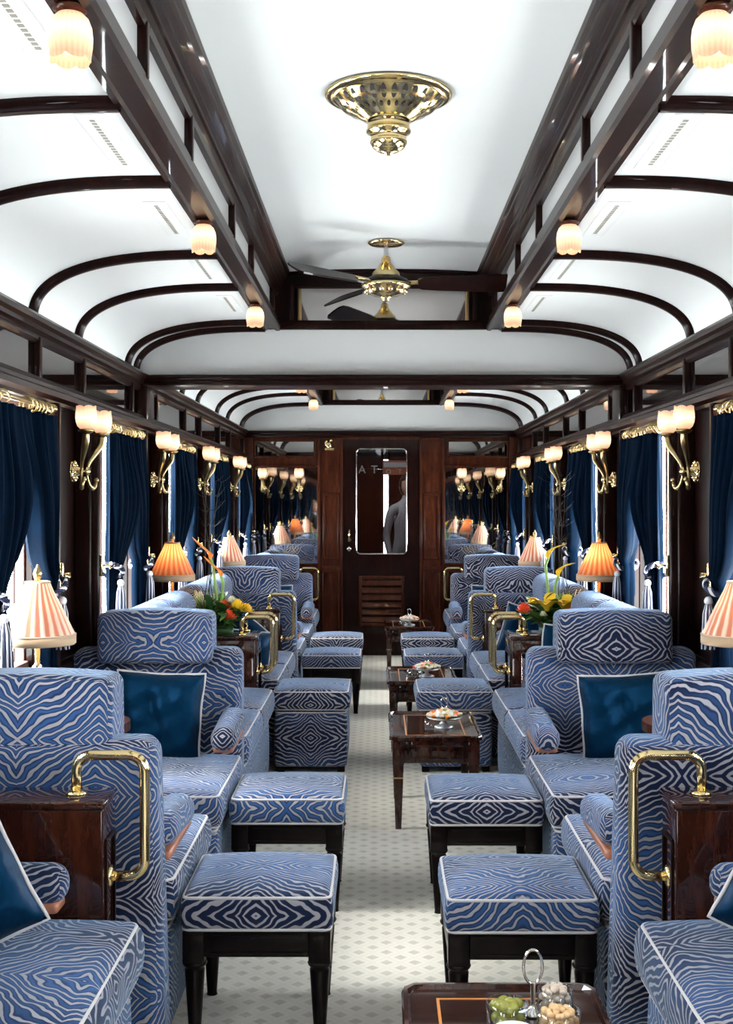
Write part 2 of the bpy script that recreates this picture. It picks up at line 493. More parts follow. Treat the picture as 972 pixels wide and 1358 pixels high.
# clerestory beams, mullions, cornice
def steps(pts): return pts
for s in (-1, 1):
    for (a, b) in ((Y0, YB), (YB2, Y1)):
        g = G()
        poly = [(.635, BT - .004), (.628, BT - .016), (.612, BT - .016), (.606, BT - .008), (.572, BT - .008), (.566, BT - .018), (.548, BT - .018), (.540, BT - .008),
                (.540, BT + .01), (.548, BT + .016), (.548, BT + .03), (.556, BT + .036), (.556, BT + .056), (.566, BT + .064), (.60, BT + .064), (.635, BT + .02)]
        g.prism([(s * x, z) for x, z in poly], a, b); trim(g)
        g = G()
        poly = [(.59, CT - .125), (.558, CT - .125), (.552, CT - .112), (.560, CT - .104), (.548, CT - .088), (.540, CT - .085), (.540, CT - .07), (.528, CT - .062),
                (.530, CT - .05), (.515, CT - .040), (.507, CT - .034), (.507, CT - .02), (.497, CT - .012), (.493, CT + .0), (.493, CT + .02), (.59, CT + .02)]
        g.prism([(s * x, z) for x, z in poly], a, b); trim(g)
        g = G()
        g.box(s * .576, s * .60, a, b, BT + .06, CT - .12)
        pn = struct(g, 'trim_%d' % tn, 'opal_panel'); tn += 1
        g = G()
        for y in RY:
            if a < y < b and abs(y - YB) > .1 and abs(y - YB2) > .1:
                g.bbox(s * .552, s * .58, y - .014, y + .014, BT + .05, CT - .11, .004)
        trim(g)

# clerestory end walls (mirror panels in mahogany)
def cler_end(y, sgn):
    g = G()
    g.box(-.63, .63, y, y + .02 * sgn, BT - .012, CT + .06)
    st = trim(g)
    f = -sgn
    g = G()
    yy = y
    g.bbox(-.56, .56, yy, yy + f * .025, BT - .014, BT + .035, .006)
    g.bbox(-.5, .5, yy, yy + f * .02, CT - .085, CT - .065, .004)
    for x in (-.50, .47): g.bbox(x, x + .03, yy, yy + f * .022, BT + .03, CT - .07, .004)
    pts = [(-.5 + 1.0 * i / 12, CT - .012 + .022 * (1 - (2 * i / 12 - 1) ** 2)) for i in range(13)]
    g.tube([(x, yy + f * .008, z) for x, z in pts], .012, 6)
    g.obj('moulding', 'mahogany', st)
    g = G(); g.box(-.45, .45, yy, yy + f * .006, BT + .035, CT - .088); g.obj('mirror_panel', 'smoke_mirror', st)
    g = G()
    for x in (-.45, .43): g.bbox(x, x + .02, yy, yy + f * .016, BT + .035, CT - .088, .003)
    g.obj('brass_strip', 'aged_brass', st)
cler_end(YB, 1); cler_end(YB2, -1); cler_end(Y1 - .012, 1)

# cross beams at bulkhead and at the end wall
for (ya, yb) in ((YB - .05, YB2 + .05), (Y1 - .05, Y1 + .02)):
    g = G()
    g.bbox(-1.29, 1.29, ya, yb, 2.045, 2.075, .006)
    g.bbox(-1.29, 1.29, ya - .015, yb + .015, 2.07, 2.10, .010)
    trim(g)

# side walls -----------------------------------------------------------------
wall = {}
for s, nm in ((-1, 'left'), (1, 'right')):
    g = G()
    th = .07
    a, b = (WX, WX + th)
    g.box(s * a, s * b, Y0, Y1, 0, SILL)
    g.box(s * a, s * b, Y0, Y1, HEAD, 2.12)
    edges = [Y0]
    for c in WC: edges += [c - HW, c + HW]
    edges.append(Y1)
    for i in range(0, len(edges), 2):
        if edges[i + 1] > edges[i]: g.box(s * a, s * b, edges[i], edges[i + 1], SILL, HEAD)
    w = struct(g, 'wall_' + nm, 'mahogany'); wall[s] = w
    # upper mirrored band with posts
    g = G(); g.box(s * (WX - .012), s * WX, Y0, Y1, 1.885, 2.03); g.obj('mirror_panel', 'smoke_mirror', w, label='long smoky mirror band above the windows')
    g = G()
    for y in RY:
        if abs(y - YB) < .1 or abs(y - YB2) < .1: continue
        g.bbox(s * (WX - .035), s * (WX - .01), y - .016, y + .016, 1.88, 2.04, .004)
    g.bbox(s * (WX - .06), s * (WX - .01), YB - .02, YB2 + .02, 1.86, 2.06, .005)
    g.obj('band_post', 'mahogany', w)
    # upper cornice and lower rail
    g = G()
    poly = [(WX, 2.02), (WX - .02, 2.02), (WX - .03, 2.03), (WX - .028, 2.045), (WX - .05, 2.055), (WX - .05, 2.07), (WX - .065, 2.08), (WX - .07, 2.095), (WX - .06, 2.108), (WX - .04, 2.112), (WX - .03, 2.125), (WX + .02, 2.13)]
    g.prism([(s * x, z) for x, z in poly], Y0, Y1); trim(g)
    g = G()
    poly = [(WX, 1.80), (WX - .055, 1.80), (WX - .06, 1.812), (WX - .085, 1.822), (WX - .09, 1.84), (WX - .075, 1.85), (WX - .078, 1.862), (WX - .05, 1.875), (WX - .04, 1.89), (WX, 1.892)]
    g.prism([(s * x, z) for x, z in poly], Y0, Y1); trim(g)
    # pier posts beside each window
    g = G()
    for c in WC:
        for e in (c - HW, c + HW):
            d = -1 if e < c else 1
            g.bbox(s * (WX - .10), s * (WX + .0), e + d * .0, e + d * .035, .3, 1.80, .01)
            g.bbox(s * (WX - .07), s * (WX + .0), e + d * .035, e + d * .06, .3, 1.80, .006)
    g.obj('window_post', 'mahogany', w)
    # sill and wainscot
    g = G(); g.bbox(s * (WX - .05), s * WX, Y0, Y1, SILL - .035, SILL, .008); g.bbox(s * (WX - .02), s * WX, Y0, Y1, 0, .12, .006)
    g.obj('sill_rail', 'mahogany', w)
    for k, c in enumerate(WC):
        g = G()
        for z0, z1 in ((SILL, SILL + .05), (HEAD - .05, HEAD)): g.bbox(s * (WX + .01), s * (WX + .055), c - HW, c + HW, z0, z1, .005)
        for y in (c - HW, c + HW - .02): g.bbox(s * (WX + .025), s * (WX + .055), y, y + .02, SILL, HEAD, .005)
        g.bbox(s * (WX + .012), s * (WX + .05), c - .022, c + .022, SILL + .04, HEAD - .04, .008)
        wo = struct(g, 'window_%d' % (k + 1 + (0 if s < 0 else len(WC))), 'frame_wood')
        g = G(); g.box(s * (WX + .026), s * (WX + .032), c - HW + .04, c + HW - .04, SILL + .04, HEAD - .04)
        g.obj('pane', 'window_glass', wo)

# end wall --------------------------------------------------------------------
def ex(px): return (px - 505.6) / 142.2
def ez(py): return H - (py - 667) / 142.2
DX = .356
g = G()
g.box(-1.38, -DX, Y1, Y1 + .06, 0, 2.13); g.box(DX, 1.38, Y1, Y1 + .06, 0, 2.13); g.box(-DX, DX, Y1, Y1 + .06, 2.02, 2.13)
for z0, z1 in ((BT - .3, 2.75),): g.box(-1.4, 1.4, Y1 + .05, Y1 + .07, 2.12, 2.8)
endw = struct(g, 'wall_back', 'mahogany_warm')
g = G()
for s in (-1, 1):
    def fr(x0, x1, z0, z1, w=.02, d=.016):
        x0, x1 = sorted((s * x0, s * x1))
        g.bbox(x0, x1, Y1 - d, Y1, z0, z0 + w, .004); g.bbox(x0, x1, Y1 - d, Y1, z1 - w, z1, .004)
        g.bbox(x0, x0 + w, Y1 - d, Y1, z0, z1, .004); g.bbox(x1 - w, x1, Y1 - d, Y1, z0, z1, .004)
    fr(.61, 1.19, 1.85, 2.02); fr(.575, 1.19, .85, 1.78)
    fr(.61, 1.19, .14, .80); fr(.39, .545, .90, 1.52); fr(.39, .56, .14, .80)
    fr(.36, .59, 0.05, 2.04, .02, .02)
    g.bbox(s * 1.19, s * 1.30, Y1 - .05, Y1, 0, 2.04, .01)
    g.bbox(s * .36, s * 1.3, Y1 - .012, Y1, .80, .84, .004)
g.obj('panel_moulding', 'mahogany_warm', endw)
g = G()
for s in (-1, 1): g.box(s * 1.19, s * 1.22, Y1 - .056, Y1 - .05, .2, 1.75)
g.obj('brass_strip', 'aged_brass', endw)
for s, nm in ((-1, 'left'), (1, 'right')):
    g = G(); g.box(s * .63, s * 1.17, Y1 - .008, Y1, 1.87, 2.0)
    tag(g.obj('transom_mirror', 'mirror'), 'narrow mirror strip above the tall mirror %s of the end door' % nm, 'mirror', 'end wall mirrors')
    mt = thing('wall_mirror', 'tall dark mirror on the mahogany end wall %s of the door' % nm, 'mirror', (s * .9, Y1, .87), 0, 'end wall mirrors')
    g = G(); g.box(-.308, .27, -.008, 0, 0, .89) if s > 0 else g.box(-.27, .308, -.008, 0, 0, .89); g.obj('glass', 'mirror', mt)
    g = G()                                             # etched spray, low on the glass
    for k in range(9):
        a = -1.2 + 2.4 * k / 8
        pts = [(a * .10 * t + .10 * sin(a) * t * t, -.0095, .03 + (.22 - abs(a) * .06) * t) for t in [i / 8 for i in range(9)]]
        g.tube(pts, .0007, 4)
    for k in range(6):
        w = .03 + .025 * k
        g.tube([(w * cos(t), -.0095, .16 + w * .7 * sin(t)) for t in [PI + PI * i / 10 for i in range(11)]], .001, 4)
    g.obj('etched_ornament', 'aged_brass', mt)

# door
dr = None
g = G()
g.box(-DX, -.236, Y1, Y1 + .045, 0.01, 2.02); g.box(.242, DX, Y1, Y1 + .045, 0.01, 2.02)
g.box(-.236, .242, Y1, Y1 + .045, 0.01, .95); g.box(-.236, .242, Y1, Y1 + .045, 1.94, 2.02)
for sx in (-1, 1):
    for sz, zz in ((-1, .95), (1, 1.94)):
        x = -.236 if sx < 0 else .242
        g.prism([(x, zz), (x - sx * .05, zz), (x - sx * .015, zz - sz * .015), (x, zz - sz * .05)], Y1, Y1 + .045)
dr = struct(g, 'door_1', 'mahogany')
g = G(); g.box(-.236, .242, Y1 + .018, Y1 + .024, .95, 1.94); g.obj('door_window', 'door_glass', dr)
g = G()
fp = [Vector((.003, Y1 - .004, 1.445)) + Vector((p.x, 0, p.y)) for p in rrect(.235, .49, .04, 0)]
g.tube(fp, .006, 6, closed=True); g.obj('window_bead', 'silver', dr)
g = G()
x0, x1 = ex(480), ex(532); z0, z1 = ez(826), ez(768)
for i in range(6):
    z = z0 + (z1 - z0) * i / 6
    g.prism([(Y1 - .004, z), (Y1 - .026, z + .012), (Y1 - .022, z + .020), (Y1 - .002, z + .058)], x0, x1, axis='X')
g.bbox(x0 - .03, x0, Y1 - .02, Y1, z0 - .03, z1 + .03, .005); g.bbox(x1, x1 + .03, Y1 - .02, Y1, z0 - .03, z1 + .03, .005)
g.bbox(x0, x1, Y1 - .02, Y1, z0 - .03, z0, .005); g.bbox(x0, x1, Y1 - .02, Y1, z1, z1 + .03, .005)
g.obj('louvre_grille', 'mahogany_warm', dr)
g = G(); xh = ex(463)
g.lathe([(0, 0), (.022, 0), (.022, .006), (.008, .01), (.008, .03), (0, .03)], 14, mat=Matrix.Translation((xh, Y1, ez(716))) @ Matrix.Rotation(PI / 2, 4, 'X'))
g.tube([(xh, Y1 - .03, ez(716)), (xh, Y1 - .035, ez(710)), (xh + .004, Y1 - .035, ez(702))], [.007, .009, .008], 8)
g.obj('door_handle', 'brass', dr)
g = G(); g.lathe([(0, 0), (.022, 0), (.022, .006), (.016, .01), (0, .01)], 14, mat=Matrix.Translation((xh, Y1, ez(728))) @ Matrix.Rotation(PI / 2, 4, 'X'))
g.box(xh - .003, xh + .003, Y1 - .014, Y1 - .009, ez(728) - .01, ez(728) + .004, 1)
g.obj('lock', ['silver', 'dark_gap'], dr)
# gilt emblem on the pilaster left of the door
t = thing('gilt_emblem', 'small gilded squirrel shaped plaque high on pillar left of end door', 'plaque', (ex(437), Y1, ez(596)))
g = G()
g.bbox(-.045, .045, -.02, 0, -.01, .012, .004); g.sphere((-.005, -.015, .04), .025, sc=(1, .5, 1.2)); g.sphere((.015, -.015, .085), .014, sc=(1, .6, 1)); g.tube([(-.02, -.015, .02), (-.04, -.015, .05), (-.03, -.015, .08), (-.015, -.015, .075)], [.008, .012, .012, .006], 6)
g.obj('figure', 'brass', t); t['label'] = 'small gilded plaque high on pillar left of end door'

# vestibule behind the door
g = G()
g.box(-.75, -.7, Y1 + .06, Y1 + 1.9, 0, 2.3); g.box(.7, .75, Y1 + .06, Y1 + 1.9, 0, 2.3); g.box(-.75, .75, Y1 + .06, Y1 + 1.9, 2.2, 2.3)
g.box(-.75, .03, Y1 + 1.85, Y1 + 1.9, 0, 2.3); g.box(.08, .75, Y1 + 1.85, Y1 + 1.9, 0, 2.3); g.box(.0, .1, Y1 + 1.85, Y1 + 1.9, 1.9, 2.3)
struct(g, 'wall_front', 'mahogany')
def txt(ch, size, loc, name='letter'):
    cu = bpy.data.curves.new(name, 'FONT'); cu.body = ch; cu.size = size; cu.extrude = .004; cu.align_x = 'CENTER'; cu.align_y = 'CENTER'
    o = bpy.data.objects.new(name, cu); COL.objects.link(o); o.rotation_euler = (PI / 2, 0, 0); o.location = loc; cu.materials.append(M['letter_white'])
    return o
sg = thing('reflection_sign', 'added red and grey board with white letters standing in for a reflection in the end door glass', 'sign', (0, Y1 + 1.6, 1.80))  # lettering reflected in the door glass, built as an added board behind it
g = G(); g.box(.02, .28, .0, .02, -.07, .08, 0); g.box(.03, .27, -.004, 0, 0.01, .06, 1); g.obj('board', ['sign_red', 'vent_frame'], sg)
for ch, x in (('A', -.20), ('T', -.07), ('O', .08), ('T', .2)):
    o = txt(ch, .12 if x < 0 else .07, (x, -.012, -.02 if x < 0 else -.04))
    me = bpy.data.meshes.new_from_object(o.evaluated_get(bpy.context.evaluated_depsgraph_get())); o2 = bpy.data.objects.new('letter', me); COL.objects.link(o2)
    o2.location = (x, -.012, -.02 if x < 0 else -.04); o2.rotation_euler = (PI / 2, 0, 0); o2.parent = sg; bpy.data.objects.remove(o)
g = G(); g.tube([(-.34, .0, -.01), (.28, .0, -.01)], .004, 6); g.obj('rail', 'silver', sg)

# rear wall behind the camera
g = G(); g.box(-1.4, 1.4, Y0 - .05, Y0, 0, 2.8); struct(g, 'wall_rear', 'mahogany_warm')

# ------------------------------------------------------------------ curtains
def curtain_mesh(s, d):
    """local: x toward aisle is -s, y along the wall; d=-1 tied toward -Y pier (near), +1 far"""
    NU, NV = 72, 44
    V = []; F = []
    ztop, zb = 1.745, .66; tie = 1.13
    ph = random.random() * 6
    for j in range(NV + 1):
        v = j / NV; z = ztop + (zb - ztop) * v
        if z > tie:
            t = (ztop - z) / (ztop - tie)
            w = .085 + (.20 if d < 0 else .40) * (1 - t ** 3.2) ; st = .25 if d < 0 else .03
            amp = .024 + .008 * sin(3 * t)
            bul = .035 * sin(PI * t) ** 2
        else:
            t = (tie - z) / (tie - zb)
            w = .10 + .12 * math.sqrt(t); st = (.245 if d < 0 else .04) - .02 * t; amp = .02; bul = .02 * t
        for i in range(NU + 1):
            u = i / NU
            fold = sin(u * 5.6 * 2 * PI + ph + .8 * sin(u * 4 + ph)) + .35 * sin(u * 12.7 * 2 * PI + 1 + ph)
            dens = min(1.0, .12 + .5 * w)
            y = -d * (st + w * u) 
            y += .006 * sin(u * 40 + z * 9)
            tp = min(1.0, (.15 if d < 0 else .5) + u * 4)
            x = -s * (bul * (u * 1.1) * tp + amp * fold * tp)
            V.append((x, y, z))
    for j in range(NV):
        for i in range(NU):
            a = j * (NU + 1) + i
            F.append((a, a + 1, a + NU + 2, a + NU + 1))
    return V, F
def tieback_geo(s, d):
    g = G()
    pts = []
    n = 26
    for i in range(n + 1):      # loop from hook round the curtain
        a = 2 * PI * i / n
        yy = -d * ((.25 if d < 0 else .06) + .088 * (1 - cos(a)) / 1.0 * .55 - .04)
        pts.append(Vector((-s * (.0 + .055 * sin(a)), yy, 1.16 - .06 * (1 - cos(a)) / 2)))
    for k in range(3):
        P2 = []
        for i, p in enumerate(pts):
            for q in range(3):
                if i == len(pts) - 1 and q: break
                nx = pts[min(i + 1, len(pts) - 1)]
                c = p.lerp(nx, q / 3); a = (i * 3 + q) * .55 + k * 2 * PI / 3
                P2.append(c + Vector((.007 * cos(a) * .7, .007 * cos(a) * .3, .007 * sin(a))))
        g.tube(P2, .0065, 5, mi=0 if k == 0 else 1)
    return g
def ordn(k): return ['nearest', 'second', 'third', 'fourth', 'farthest'][k]
for s, nm in ((-1, 'left'), (1, 'right')):
    for k, c in enumerate(WC[3:]):
        for d in (-1, 1):
            V, F = curtain_mesh(s, d)
            e = c + d * HW
            g = G(); g.add(V, F)
            o = g.obj('curtain', 'curtain_velvet', fixn=False)
            o.location = (s * 1.215, e, 0)
            md = o.modifiers.new('thick', 'SOLIDIFY'); md.thickness = .004
            tag(o, 'dark blue velvet curtain on the %s half of the %s window, %s wall' % ('near' if d < 0 else 'far', ordn(k), nm), 'curtain', 'blue velvet curtains')
            r = thing('curtain_tieback', 'navy and white twisted cord holding the %s curtain of the %s window, %s wall' % ('near' if d < 0 else 'far', ordn(k), nm), 'tieback', (s * 1.215, e, 0), 0, 'curtain tiebacks')
            tieback_geo(s, d).obj('cord', ['cord_white', 'cord_navy'], r)
            g = G(); tm = Matrix.Translation((-s * .045, -d * (.26 if d < 0 else .07), 0))
            for q in range(16):
                a = 2 * PI * q / 16; rr = .016
                g.tube([(rr * .4 * cos(a), rr * .4 * sin(a), 1.07), (rr * cos(a), rr * sin(a), 1.03), (rr * 1.5 * cos(a), rr * 1.5 * sin(a), .90)], [.003, .005, .003], 4, mi=q % 2, mat=tm)
            g.sphere((0, 0, 1.075), .016, mat=tm)
            g.obj('tassel', ['cord_white', 'cord_navy'], r)
            g = G(); g.bbox(s * (WX - .112 - 1.215), s * (WX - .099 - 1.215), d * .008, d * .028, 1.12, 1.21, .004)
            g.tube([(s * (-.02), d * .018, 1.165), (-s * .05, d * .018, 1.17), (-s * .055, d * .0, 1.155), *([(-s * .05, .08, 1.165), (-s * .02, .15, 1.163)] if d < 0 else [(-s * .045, -.04, 1.165)])], .005, 6)
            g.obj('hook', 'brass', r)
        if k == 0:
            for j, (yy, wh) in enumerate(((.61, 'beside the camera'), (2.335, 'just outside the picture'))):
                for d in (-1, 1):
                    V, F = curtain_mesh(s, d); g = G(); g.add(V, F); o = g.obj('curtain', 'curtain_velvet', fixn=False); o.location = (s * 1.215, yy + d * HW, 0)
                    tag(o, 'blue velvet curtain of the window %s, %s half, %s wall' % (wh, 'near' if d < 0 else 'far', nm), 'curtain', 'blue velvet curtains')
        rd = thing('curtain_rod', 'brass curtain rod with rings over the %s window, %s wall' % (ordn(k), nm), 'curtain rod', (s * 1.215, c, 1.775), 0, 'brass curtain rods')
        g = G(); g.tube([(0, -.46, 0), (0, .46, 0)], .009, 10)
        for e in (-1, 1):
            g.lathe([(0, 0), (.014, 0), (.017, .01), (.012, .02), (.016, .03), (0, .04)], 12, mat=Matrix.Translation((0, e * .46, 0)) @ Matrix.Rotation(-e * PI / 2, 4, 'X'))
            g.tube([(0, e * .42, 0), (s * .1, e * .42, .03)], .006, 6)
        g.obj('rod', 'aged_brass', rd)
        for q in range(12):
            y = (-1 if q < 6 else 1) * (.41 - .052 * (q % 6) - random.uniform(0, .02))
            tl = random.uniform(-.5, .5)
            g = G(); g.tube([(.024 * cos(a), y + .024 * sin(tl) * cos(a), -.010 + .024 * sin(a)) for a in [2 * PI * i / 14 for i in range(14)]], .0036, 5, closed=True)
            g.obj('ring', 'aged_brass', rd)

# ------------------------------------------------------------------ glass tulip lamps
def tulip(g, mat, seg=36):
    """opens upward (+z) from z=0, ~0.085 tall; caller flips"""
    prof = [(.012, 0), (.024, .003), (.033, .012), (.039, .028), (.041, .045), (.0405, .062), (.038, .078), (.0375, .088)]
    def fn(r, z, a, t):
        return r * (1 + .012 * cos(24 * a) * t), z + .007 * (abs(cos(3 * a)) ** .6 - .5) * t ** 6
    g.lathe(prof, seg, mat=mat, fn=fn)
# ceiling pendants under the clerestory beams
pend = thing('ceiling_lamp', 'x', 'lamp', group='tulip lamps under the clerestory beams')
g = G(); g.lathe([(0, 0), (.034, 0), (.034, -.004), (.026, -.008), (.016, -.014), (0, -.014)], 18); g.obj('holder', 'mahogany_warm', pend)
g = G(); tulip(g, Matrix.Translation((0, 0, -.010)) @ Matrix.Rotation(PI, 4, 'X')); g.obj('glass_shade', 'tulip', pend)
g = G(); g.sphere((0, 0, -.064), .022); g.obj('bulb', 'bulb', pend)
for s, nm in ((-1, 'left'), (1, 'right')):
    for y, w in ((2.29, 'nearest tulip lamp'), (4.03, 'second tulip lamp'), (5.72, 'third tulip lamp, just before the cross beam'), (9.15, 'small tulip lamp beyond the cross beam'), (10.85, 'farthest tulip lamp')):
        place(pend, (s * .592, y, BT - .012), 0, '%s glowing under the %s clerestory beam' % (w, nm))

# wall sconces: plate at origin, projecting along +X (aisle), arms to ±Y
def sconce():
    t = thing('wall_sconce', 'x', 'lamp', group='twin brass wall sconces')
    g = G()
    g.lathe([(0, 0), (.04, 0), (.042, .006), (.032, .012), (.02, .016), (.014, .05), (.02, .06), (.014, .072), (0, .075)], 18, mat=Matrix.Rotation(PI / 2, 4, 'Y'))
    for k in range(8):
        a = k * PI / 4; g.sphere((.012, .034 * cos(a), .034 * sin(a)), .009, 8, 6)
    g.obj('wall_plate', 'brass', t)
    for d in (-1, 1):
        g = G()
        P = []; R = []
        ctl = [(.045, d * .02, .03), (.055, d * .055, -.04), (.06, d * .075, -.055), (.07, d * .085, -.04), (.06, d * .075, -.02), (.05, d * .06, .02), (.055, d * .07, .05), (.07, d * .10, .085), (.085, d * .135, .12), (.09, d * .145, .155)]
        # smooth s-curve with a lower scroll
        pts = [Vector(c) for c in ctl[3:]]
        scr = [Vector((.06 + .016 * cos(a), d * (.075 + .016 * sin(a)), -.045 + .012 * sin(a * 1.0 - 1))) for a in [i * .6 for i in range(8)]]
        def cr(ps, n=5):
            out = []
            for i in range(len(ps) - 1):
                p0 = ps[max(i - 1, 0)]; p1 = ps[i]; p2 = ps[i + 1]; p3 = ps[min(i + 2, len(ps) - 1)]
                for k in range(n):
                    u = k / n
                    out.append(.5 * ((2 * p1) + (p2 - p0) * u + (2 * p0 - 5 * p1 + 4 * p2 - p3) * u * u + (3 * p1 - p0 - 3 * p2 + p3) * u ** 3))
            out.append(ps[-1]); return out
        path = cr([Vector((.075, d * .105, -.035)), Vector((.068, d * .112, -.055)), Vector((.062, d * .09, -.066)), Vector((.055, d * .062, -.05)), Vector((.05, d * .045, -.01)), Vector((.055, d * .055, .03)), Vector((.07, d * .09, .07)), Vector((.085, d * .125, .105)), Vector((.09, d * .135, .145))])
        n = len(path)
        rad = [.005 + .007 * (i / n) + .003 * sin(i / n * 9) for i in range(n)]
        g.tube(path, rad, 9)
        g.sphere((.075, d * .105, -.033), .010, 8, 6)
        g.tube([(.05, d * .05, 0), (.04, 0, 0)], .008, 8)
        g.lathe([(.012, .14), (.030, .150), (.033, .156), (.02, .160), (.014, .17), (0, .17)], 16, mat=Matrix.Translation((.09, d * .135, 0)))
        arm = g.obj('arm', 'aged_brass', t)
        g = G(); tulip(g, Matrix.Identity(4))
        sh = g.obj('glass_shade', 'tulip', t); sh.location = (.09, d * .135, .158)
        g = G(); g.sphere((.09, d * .135, .205), .02); g.obj('bulb', 'bulb', t)
    return t
sc_ = sconce()
for s, nm in ((-1, 'left'), (1, 'right')):
    for k in range(4):
        place(sc_, (s * (WX - .06), 4.9225 + PITCH * k, 1.555), 0 if s < 0 else PI, '%s twin-cup brass sconce from the camera on the %s wall' % (['nearest', 'second', 'third', 'fourth'][k], nm))
# single sconces on the end wall
def sconce1():
    t = thing('wall_sconce', 'x', 'lamp', group='single sconces on the end wall mirrors')
    g = G()
    g.lathe([(0, 0), (.034, 0), (.036, .006), (.02, .014), (0, .016)], 16, mat=Matrix.Rotation(PI / 2, 4, 'X'))
    for k in range(8):
        a = k * PI / 4; g.sphere((.028 * cos(a), -.01, .028 * sin(a)), .008, 8, 6)
    g.obj('wall_plate', 'brass', t)
    g = G(); g.tube([(0, -.01, 0), (0, -.05, -.03), (0, -.08, -.01), (0, -.07, .04), (0, -.08, .085)], [.007, .009, .01, .012, .014], 8)
    g.lathe([(.012, .08), (.03, .088), (.032, .094), (0, .1)], 16, mat=Matrix.Translation((0, -.08, 0)))
    g.obj('arm', 'aged_brass', t)
    g = G(); tulip(g, Matrix.Identity(4)); sh = g.obj('glass_shade', 'tulip', t); sh.location = (0, -.08, .096)
    g = G(); g.sphere((0, -.08, .142), .02); g.obj('bulb', 'bulb', t)
    return t
s1 = sconce1()
for px, lb in ((349, 'outer single-cup sconce on the mirror left of the end door'), (397, 'inner single-cup sconce on the mirror left of the end door'), (612, 'inner single-cup sconce on the mirror right of the end door'), (663, 'outer single-cup sconce on the mirror right of the end door')):
    place(s1, (ex(px), Y1 - .01, ez(648)), 0, lb)

# ------------------------------------------------------------------ ceiling rosette and fan
def rosette(y, label):
    t = thing('ceiling_ventilator', label, 'ceiling fitting', (0.005, y, CT + .012))
    g = G()
    pr = [(.0, 0), (.188, 0), (.192, -.004), (.190, -.010), (.180, -.014), (.176, -.012), (.165, -.022), (.145, -.040), (.12, -.055), (.095, -.066), (.085, -.074), (.070, -.080), (.064, -.084)]
    g.lathe(pr, 64)
    for k in range(30):          # pierced leaf openings
        a = 2 * PI * k / 30
        n = 10
        def pt(r_, w_):
            z = -.022 - (.165 - r_) / .045 * .033 - .0025
            return (r_ * cos(a) - w_ * sin(a), r_ * sin(a) + w_ * cos(a), z)
        ring = []
        for q in range(n):
            b = 2 * PI * q / n
            ring.append(pt(.146 + .020 * cos(b), .0085 * sin(b)))
        g.add(ring, [list(range(n))], mi=1, smooth=False)
        ring = []
        a += PI / 30
        for q in range(n):
            b = 2 * PI * q / n
            ring.append((( .108 + .009 * cos(b)) * cos(a) - .005 * sin(b) * sin(a), (.108 + .009 * cos(b)) * sin(a) + .005 * sin(b) * cos(a), -.0635 - (.108 - (.108 + .009 * cos(b))) * .45))
        g.add(ring, [list(range(n))], mi=1, smooth=False)
    g.obj('pierced_dish', ['brass', 'dark_gap'], t, fixn=False)
    g = G()
    g.lathe([(.066, -.078), (.068, -.084), (.064, -.09), (.064, -.108), (.068, -.112), (.066, -.118), (.056, -.122), (.052, -.138), (.056, -.142), (.055, -.15), (.046, -.164), (.03, -.174), (.012, -.178), (.010, -.184), (0, -.186)], 40)
    g.obj('lower_knob', 'brass', t)
rosette(3.73, 'pierced brass ceiling ventilator with leaf openings on the white ceiling')
def fan(y, label, angs):
    t = thing('ceiling_fan', label, 'ceiling fan', (0.01, y, CT + .012))
    g = G(); g.lathe([(0, 0), (.086, 0), (.088, -.005), (.075, -.012), (.02, -.016), (0, -.016)], 32); g.obj('canopy', 'brass', t)
    g = G(); g.lathe([(.010, -.01), (.010, -.07)], 12); g.obj('rod', 'silver', t)
    g = G(); g.lathe([(.012, -.066), (.018, -.07), (.022, -.075), (.022, -.095), (.03, -.102), (.045, -.125), (.062, -.142), (.066, -.15), (.066, -.165)], 32); g.obj('motor_cone', 'brass', t)
    g = G(); g.lathe([(.066, -.160), (.10, -.175), (.112, -.188), (.115, -.198)], 32); g.obj('dark_band', 'ebony', t)
    g = G(); g.lathe([(.112, -.196), (.118, -.200), (.118, -.208), (.112, -.214), (.10, -.222), (.09, -.238), (.06, -.25), (.03, -.256), (.02, -.262), (.018, -.27), (.008, -.278), (0, -.28)], 40)
    for k in range(14):
        a = 2 * PI * k / 14; g.sphere((.092 * cos(a), .092 * sin(a), -.228), .013, 8, 6)
    g.obj('motor_bowl', 'brass', t)
    for a in angs:
        R = Matrix.Rotation(a, 4, 'Z') @ Matrix.Translation((0, 0, -.195)) @ Matrix.Rotation(-.52, 4, 'X')
        g = G(); V = []; n = 14
        out = [(.15, .028), (.17, .04), (.25, .048), (.40, .056), (.52, .062), (.57, .058), (.59, .04), (.595, .0)]
        up = out + [(x, -w) for x, w in out[::-1][1:]]
        m = len(up)
        for z in (-.004, .004): V += [(x, w, z) for x, w in up]
        F = [list(range(m))[::-1], [m + i for i in range(m)]] + [(i, (i + 1) % m, m + (i + 1) % m, m + i) for i in range(m)]
        g.add(V, F, smooth=False, mat=R); b = g.obj('blade', 'mahogany', t)
        g = G(); g.bbox(.10, .2, -.012, .012, .004, .010, .002, mat=R); g.obj('blade_iron', 'brass', b)
fan(5.86, 'brass and dark wood ceiling fan before the cross beam', (math.radians(-2), math.radians(118), math.radians(226)))
fan(9.9, 'brass and dark wood ceiling fan beyond the cross beam', (math.radians(0), math.radians(120), math.radians(240)))

